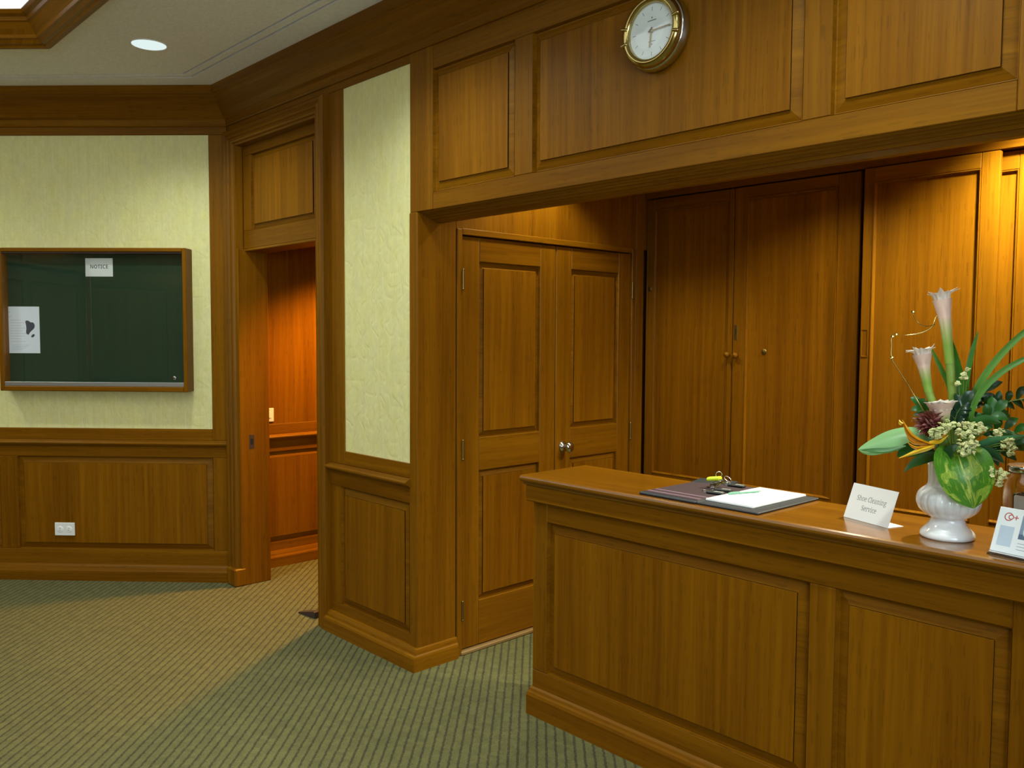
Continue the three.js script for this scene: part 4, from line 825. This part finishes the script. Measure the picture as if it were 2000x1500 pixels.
// dark fern-like sprigs and filler leaves
{
  const dk = [phys({ color: 0x27502c, roughness: 0.3, transmission: 0.08, thickness: 0, side: THREE.DoubleSide }), phys({ color: 0x2f6a26, roughness: 0.38, transmission: 0.1, thickness: 0, side: THREE.DoubleSide }), phys({ color: 0x1d3d26, roughness: 0.28, side: THREE.DoubleSide })];
  const sprig = (label, path, n, len, w, m) => {
    const t = flower('leaf_sprig', label, 'foliage', undefined), c = new THREE.CatmullRomCurve3(path.map((p) => new THREE.Vector3(...p)));
    obj('stalk', tube(path, 0.0018, 16, 6), stemMat, t);
    for (let i = 0; i < n; i++) {
      const q = 0.3 + 0.7 * ((i + 1) / n), p = c.getPoint(q), T = c.getTangent(q), s = i % 2 ? 1 : -1, l = len * (0.75 + 0.5 * rnd());
      const o = new THREE.Vector3(-T.y, T.x, rr(-0.4, 0.6)).multiplyScalar(s).addScaledVector(T, i === n - 1 ? 6 : 0.75).normalize();
      const e = p.clone().addScaledVector(o, l), md = p.clone().addScaledVector(o, l * 0.5).add(new THREE.Vector3(0, 0.006, 0.004));
      obj('leaflet', leaf([p.toArray(), md.toArray(), e.toArray()], (k) => w * Math.sin(Math.PI * Math.min(1, 0.06 + 0.94 * k)), o.clone().cross(new THREE.Vector3(0.2, 0.5, 1)).toArray(), 0.3, 8), m, t);
    }
  };
  sprig('glossy dark leaf sprig reaching the right edge of the picture', [[0.0310, 0.2452, -0.020], [0.0718, 0.3419, -0.010], [0.1254, 0.3832, 0.000], [0.1788, 0.3993, 0.000]], 10, 0.042, 0.0095, dk[0]);
  sprig('dark leaf sprig behind the base of the long blades', [[0.0249, 0.2425, -0.040], [0.0350, 0.3240, -0.030], [0.0522, 0.3824, -0.030], [0.0825, 0.4122, -0.030]], 9, 0.042, 0.011, dk[2]);
  sprig('dark leaf sprig spreading low to the right', [[0.0310, 0.2404, 0.000], [0.0726, 0.2951, 0.020], [0.1207, 0.3147, 0.020], [0.1750, 0.2984, 0.020]], 10, 0.045, 0.011, dk[1]);
  sprig('leaf sprig at the right between the two cream sprays', [[0.0310, 0.2357, 0.020], [0.0734, 0.2552, 0.040], [0.1095, 0.2519, 0.050], [0.1562, 0.2784, 0.050]], 8, 0.04, 0.012, dk[0]);
  sprig('dark leaf sprig at the left behind the maroon bloom', [[0.0060, 0.2290, -0.020], [-0.0282, 0.2934, -0.010], [-0.0619, 0.3405, 0.000], [-0.0824, 0.3687, 0.000]], 8, 0.036, 0.0105, dk[1]);
  sprig('dark leaf sprig behind the cream sprays at the centre', [[0.0161, 0.2310, -0.010], [0.0064, 0.2984, 0.020], [0.0123, 0.3494, 0.030], [0.0264, 0.3783, 0.030]], 9, 0.04, 0.012, dk[2]);
  sprig('sprig of green leaves rising behind the middle cream spray', [[0.0249, 0.2328, 0.000], [0.0596, 0.3095, 0.030], [0.0886, 0.3469, 0.040], [0.1063, 0.3616, 0.040]], 8, 0.042, 0.013, dk[1]);
  const big = (label, path, w, side, m) => { const t = flower('filler_leaf', label, 'leaf', undefined); obj('leaf_blade', leaf(path, (q) => w * Math.pow(Math.sin(Math.PI * Math.min(1, 0.08 + 0.92 * q)), 0.8), side, 0.25, 18), m, t); };
  big('pointed green leaf hanging down left of the vase neck', [[-0.0092, 0.2350, 0.060], [-0.0505, 0.2375, 0.080], [-0.0880, 0.2184, 0.085], [-0.1144, 0.1871, 0.080]], 0.021, [0.35, 0.9, 0.5], dk[1]);
  big('dark green leaf under the orange flower', [[-0.0168, 0.2361, 0.050], [-0.0704, 0.2562, 0.070], [-0.1114, 0.2464, 0.070], [-0.1317, 0.2277, 0.070]], 0.022, [0.1, 1, 0.3], dk[1]);
  big('glossy dark leaf with pale sheen at the vase mouth', [[0.0063, 0.2191, 0.070], [-0.0066, 0.2382, 0.095], [0.0026, 0.2615, 0.110], [0.0192, 0.2764, 0.110]], 0.014, [0.7, -0.5, 0.4], dk[0]);
  big('green leaf right of the tall cream spray, above the drooping spray', [[0.0184, 0.2315, 0.050], [0.0607, 0.2446, 0.075], [0.0965, 0.2505, 0.080], [0.1292, 0.2295, 0.080]], 0.022, [0, 1, 0.5], dk[0]);
  big('bright green leaf among dark foliage at the upper right', [[0.0300, 0.2653, 0.030], [0.0587, 0.3188, 0.055], [0.0822, 0.3386, 0.060], [0.1183, 0.3349, 0.060]], 0.02, [0.1, 1, 0.4], dk[1]);
  big('long thin leaf pointing right past the far cream spray', [[0.0425, 0.2543, 0.050], [0.0898, 0.2819, 0.070], [0.1370, 0.2931, 0.070], [0.1889, 0.3071, 0.070]], 0.012, [0, 1, 0.5], green(0x4f8f5c, 0.35));
}
// gold wire
{
  const t = flower('gold_wire', 'thin curling gold wire with tinsel at the left of the bouquet', 'decoration');
  const wire = tube([[-0.0073, 0.2474, 0.020], [-0.0543, 0.3327, 0.040], [-0.0852, 0.3865, 0.050], [-0.1220, 0.4484, 0.050], [-0.1538, 0.5024, 0.050], [-0.1561, 0.5384, 0.050], [-0.1543, 0.5657, 0.050], [-0.1255, 0.5673, 0.050], [-0.0868, 0.5732, 0.050], [-0.0581, 0.5889, 0.040], [-0.0441, 0.6230, 0.030]], 0.0016, 90, 6);
  obj('wire', wire, M.gold, t);
  obj('wire', tube([[-0.0483, 0.5975, 0.035], [-0.0708, 0.5930, 0.050], [-0.0899, 0.6028, 0.060], [-0.1021, 0.6241, 0.060], [-0.1036, 0.6326, 0.060]], 0.0012, 30, 5), M.gold, t);
  const kn = []; for (const p of [[-0.1542, 0.5643, 0.050], [-0.1452, 0.5701, 0.050], [-0.1036, 0.6326, 0.060], [-0.1539, 0.5053, 0.050]]) { const s = new THREE.IcosahedronGeometry(0.005, 0); s.translate(...p); kn.push(s); }
  obj('tinsel', kn, M.gold, t);
}
// ---- leaflet holder and glass jar at the right edge
{
  const t = thing('leaflet_holder', 'clear acrylic holder with a white printed leaflet standing at the right edge of the counter', 'leaflet holder', [2.462, TOP, -0.06], -0.2);
  const W = 0.2, H = 0.128, a = 0.4;
  const acr = phys({ color: 0xffffff, transmission: 1, thickness: 0.004, roughness: 0.03, ior: 1.49 });
  const lean = new THREE.Group();
  const back = obj('back_plate', box(-W / 2, W / 2, 0.002, H, -0.004, -0.001, 0.0006), acr, t); back.rotation.x = -a;
  obj('base_plate', box(-W / 2, W / 2, 0, 0.004, -0.07, 0.012, 0.0008), acr, t);
  obj('front_lip', box(-W / 2, W / 2, 0, 0.012, 0.009, 0.012, 0.0008), acr, t);
  const s = obj('leaflets', box(-W / 2 + 0.002, W / 2 - 0.002, 0.004, H - 0.001, -0.0008, 0.006, 0.0008), M.paper, t); s.rotation.x = -a;
  const tex = canvasTex(1024, 640, (c, w, h) => {
    c.fillStyle = '#e6edf1'; c.fillRect(0, 0, w, h);
    c.fillStyle = '#b9cbdd'; c.fillRect(60, 250, 190, 280);
    c.strokeStyle = '#b0524e'; c.lineWidth = 14; c.beginPath(); c.arc(140, 120, 52, 0.5, 5.6); c.stroke(); c.beginPath(); c.arc(170, 120, 30, 0, 6.3); c.stroke(); c.beginPath(); c.moveTo(210, 120); c.lineTo(270, 120); c.moveTo(240, 88); c.lineTo(240, 152); c.stroke();
    c.fillStyle = '#7d93ad'; c.fillRect(320, 70, 560, 330); c.fillStyle = '#4e627c'; c.fillRect(320, 330, 560, 70);
    c.fillStyle = '#d4dde6'; c.beginPath(); c.ellipse(440, 250, 70, 120, 0.2, 0, 7); c.fill(); c.beginPath(); c.ellipse(640, 260, 90, 110, -0.2, 0, 7); c.fill(); c.fillStyle = '#3c4450'; c.beginPath(); c.ellipse(520, 170, 38, 44, 0, 0, 7); c.fill();
    c.fillStyle = '#9fb0bf'; for (let i = 0; i < 3; i++) c.fillRect(330, 455 + i * 42, 480 - i * 90, 10);
  });
  const f = plain(new THREE.PlaneGeometry(W - 0.005, H - 0.006)); f.translate(0, H / 2 + 0.001, 0.0065);
  obj('print', f, std({ map: tex, roughness: 0.5 }), s);
  const j = thing('glass_jar', 'clear glass jar with a shiny silver lid behind the leaflet holder', 'jar', [2.402, TOP, -0.25]);
  const gl = phys({ color: 0xffffff, transmission: 1, thickness: 0.003, roughness: 0.03, ior: 1.5 });
  obj('glass_body', lathe([[0.0001, 0.0], [0.058, 0.0], [0.063, 0.004], [0.064, 0.02], [0.064, 0.165], [0.058, 0.18], [0.05, 0.19], [0.05, 0.2], [0.047, 0.2], [0.047, 0.189], [0.055, 0.178], [0.0605, 0.163], [0.0605, 0.02], [0.056, 0.006], [0.0001, 0.006]], 56), gl, j);
  obj('lid', lathe([[0.0001, 0.2005], [0.052, 0.2005], [0.054, 0.203], [0.054, 0.214], [0.05, 0.218], [0.0001, 0.22]], 56), M.chrome, j, 'silver lid');
  const sw = thing('dark_sachet', 'bundle of dark wrapped sachets inside the glass jar', 'sachets', [2.402, TOP + 0.008, -0.25]);
  for (let i = 0; i < 9; i++) { const q = obj('sachet', box(-0.014, 0.014, 0, 0.13, -0.004, 0.004, 0.002), i % 3 === 0 ? M.paper : std({ color: [0x3a2f36, 0x243038, 0x4a3a40][i % 3], roughness: 0.5 }), sw); const a = i * 2.4, r = 0.042 * Math.sqrt((i + 0.5) / 9); q.position.set(Math.cos(a) * r, 0, Math.sin(a) * r); q.rotation.y = a + 1.2; }
}
scene.traverse((o) => { if (o.isMesh) { o.castShadow = true; o.receiveShadow = true; } });
renderer.render(scene, camera);
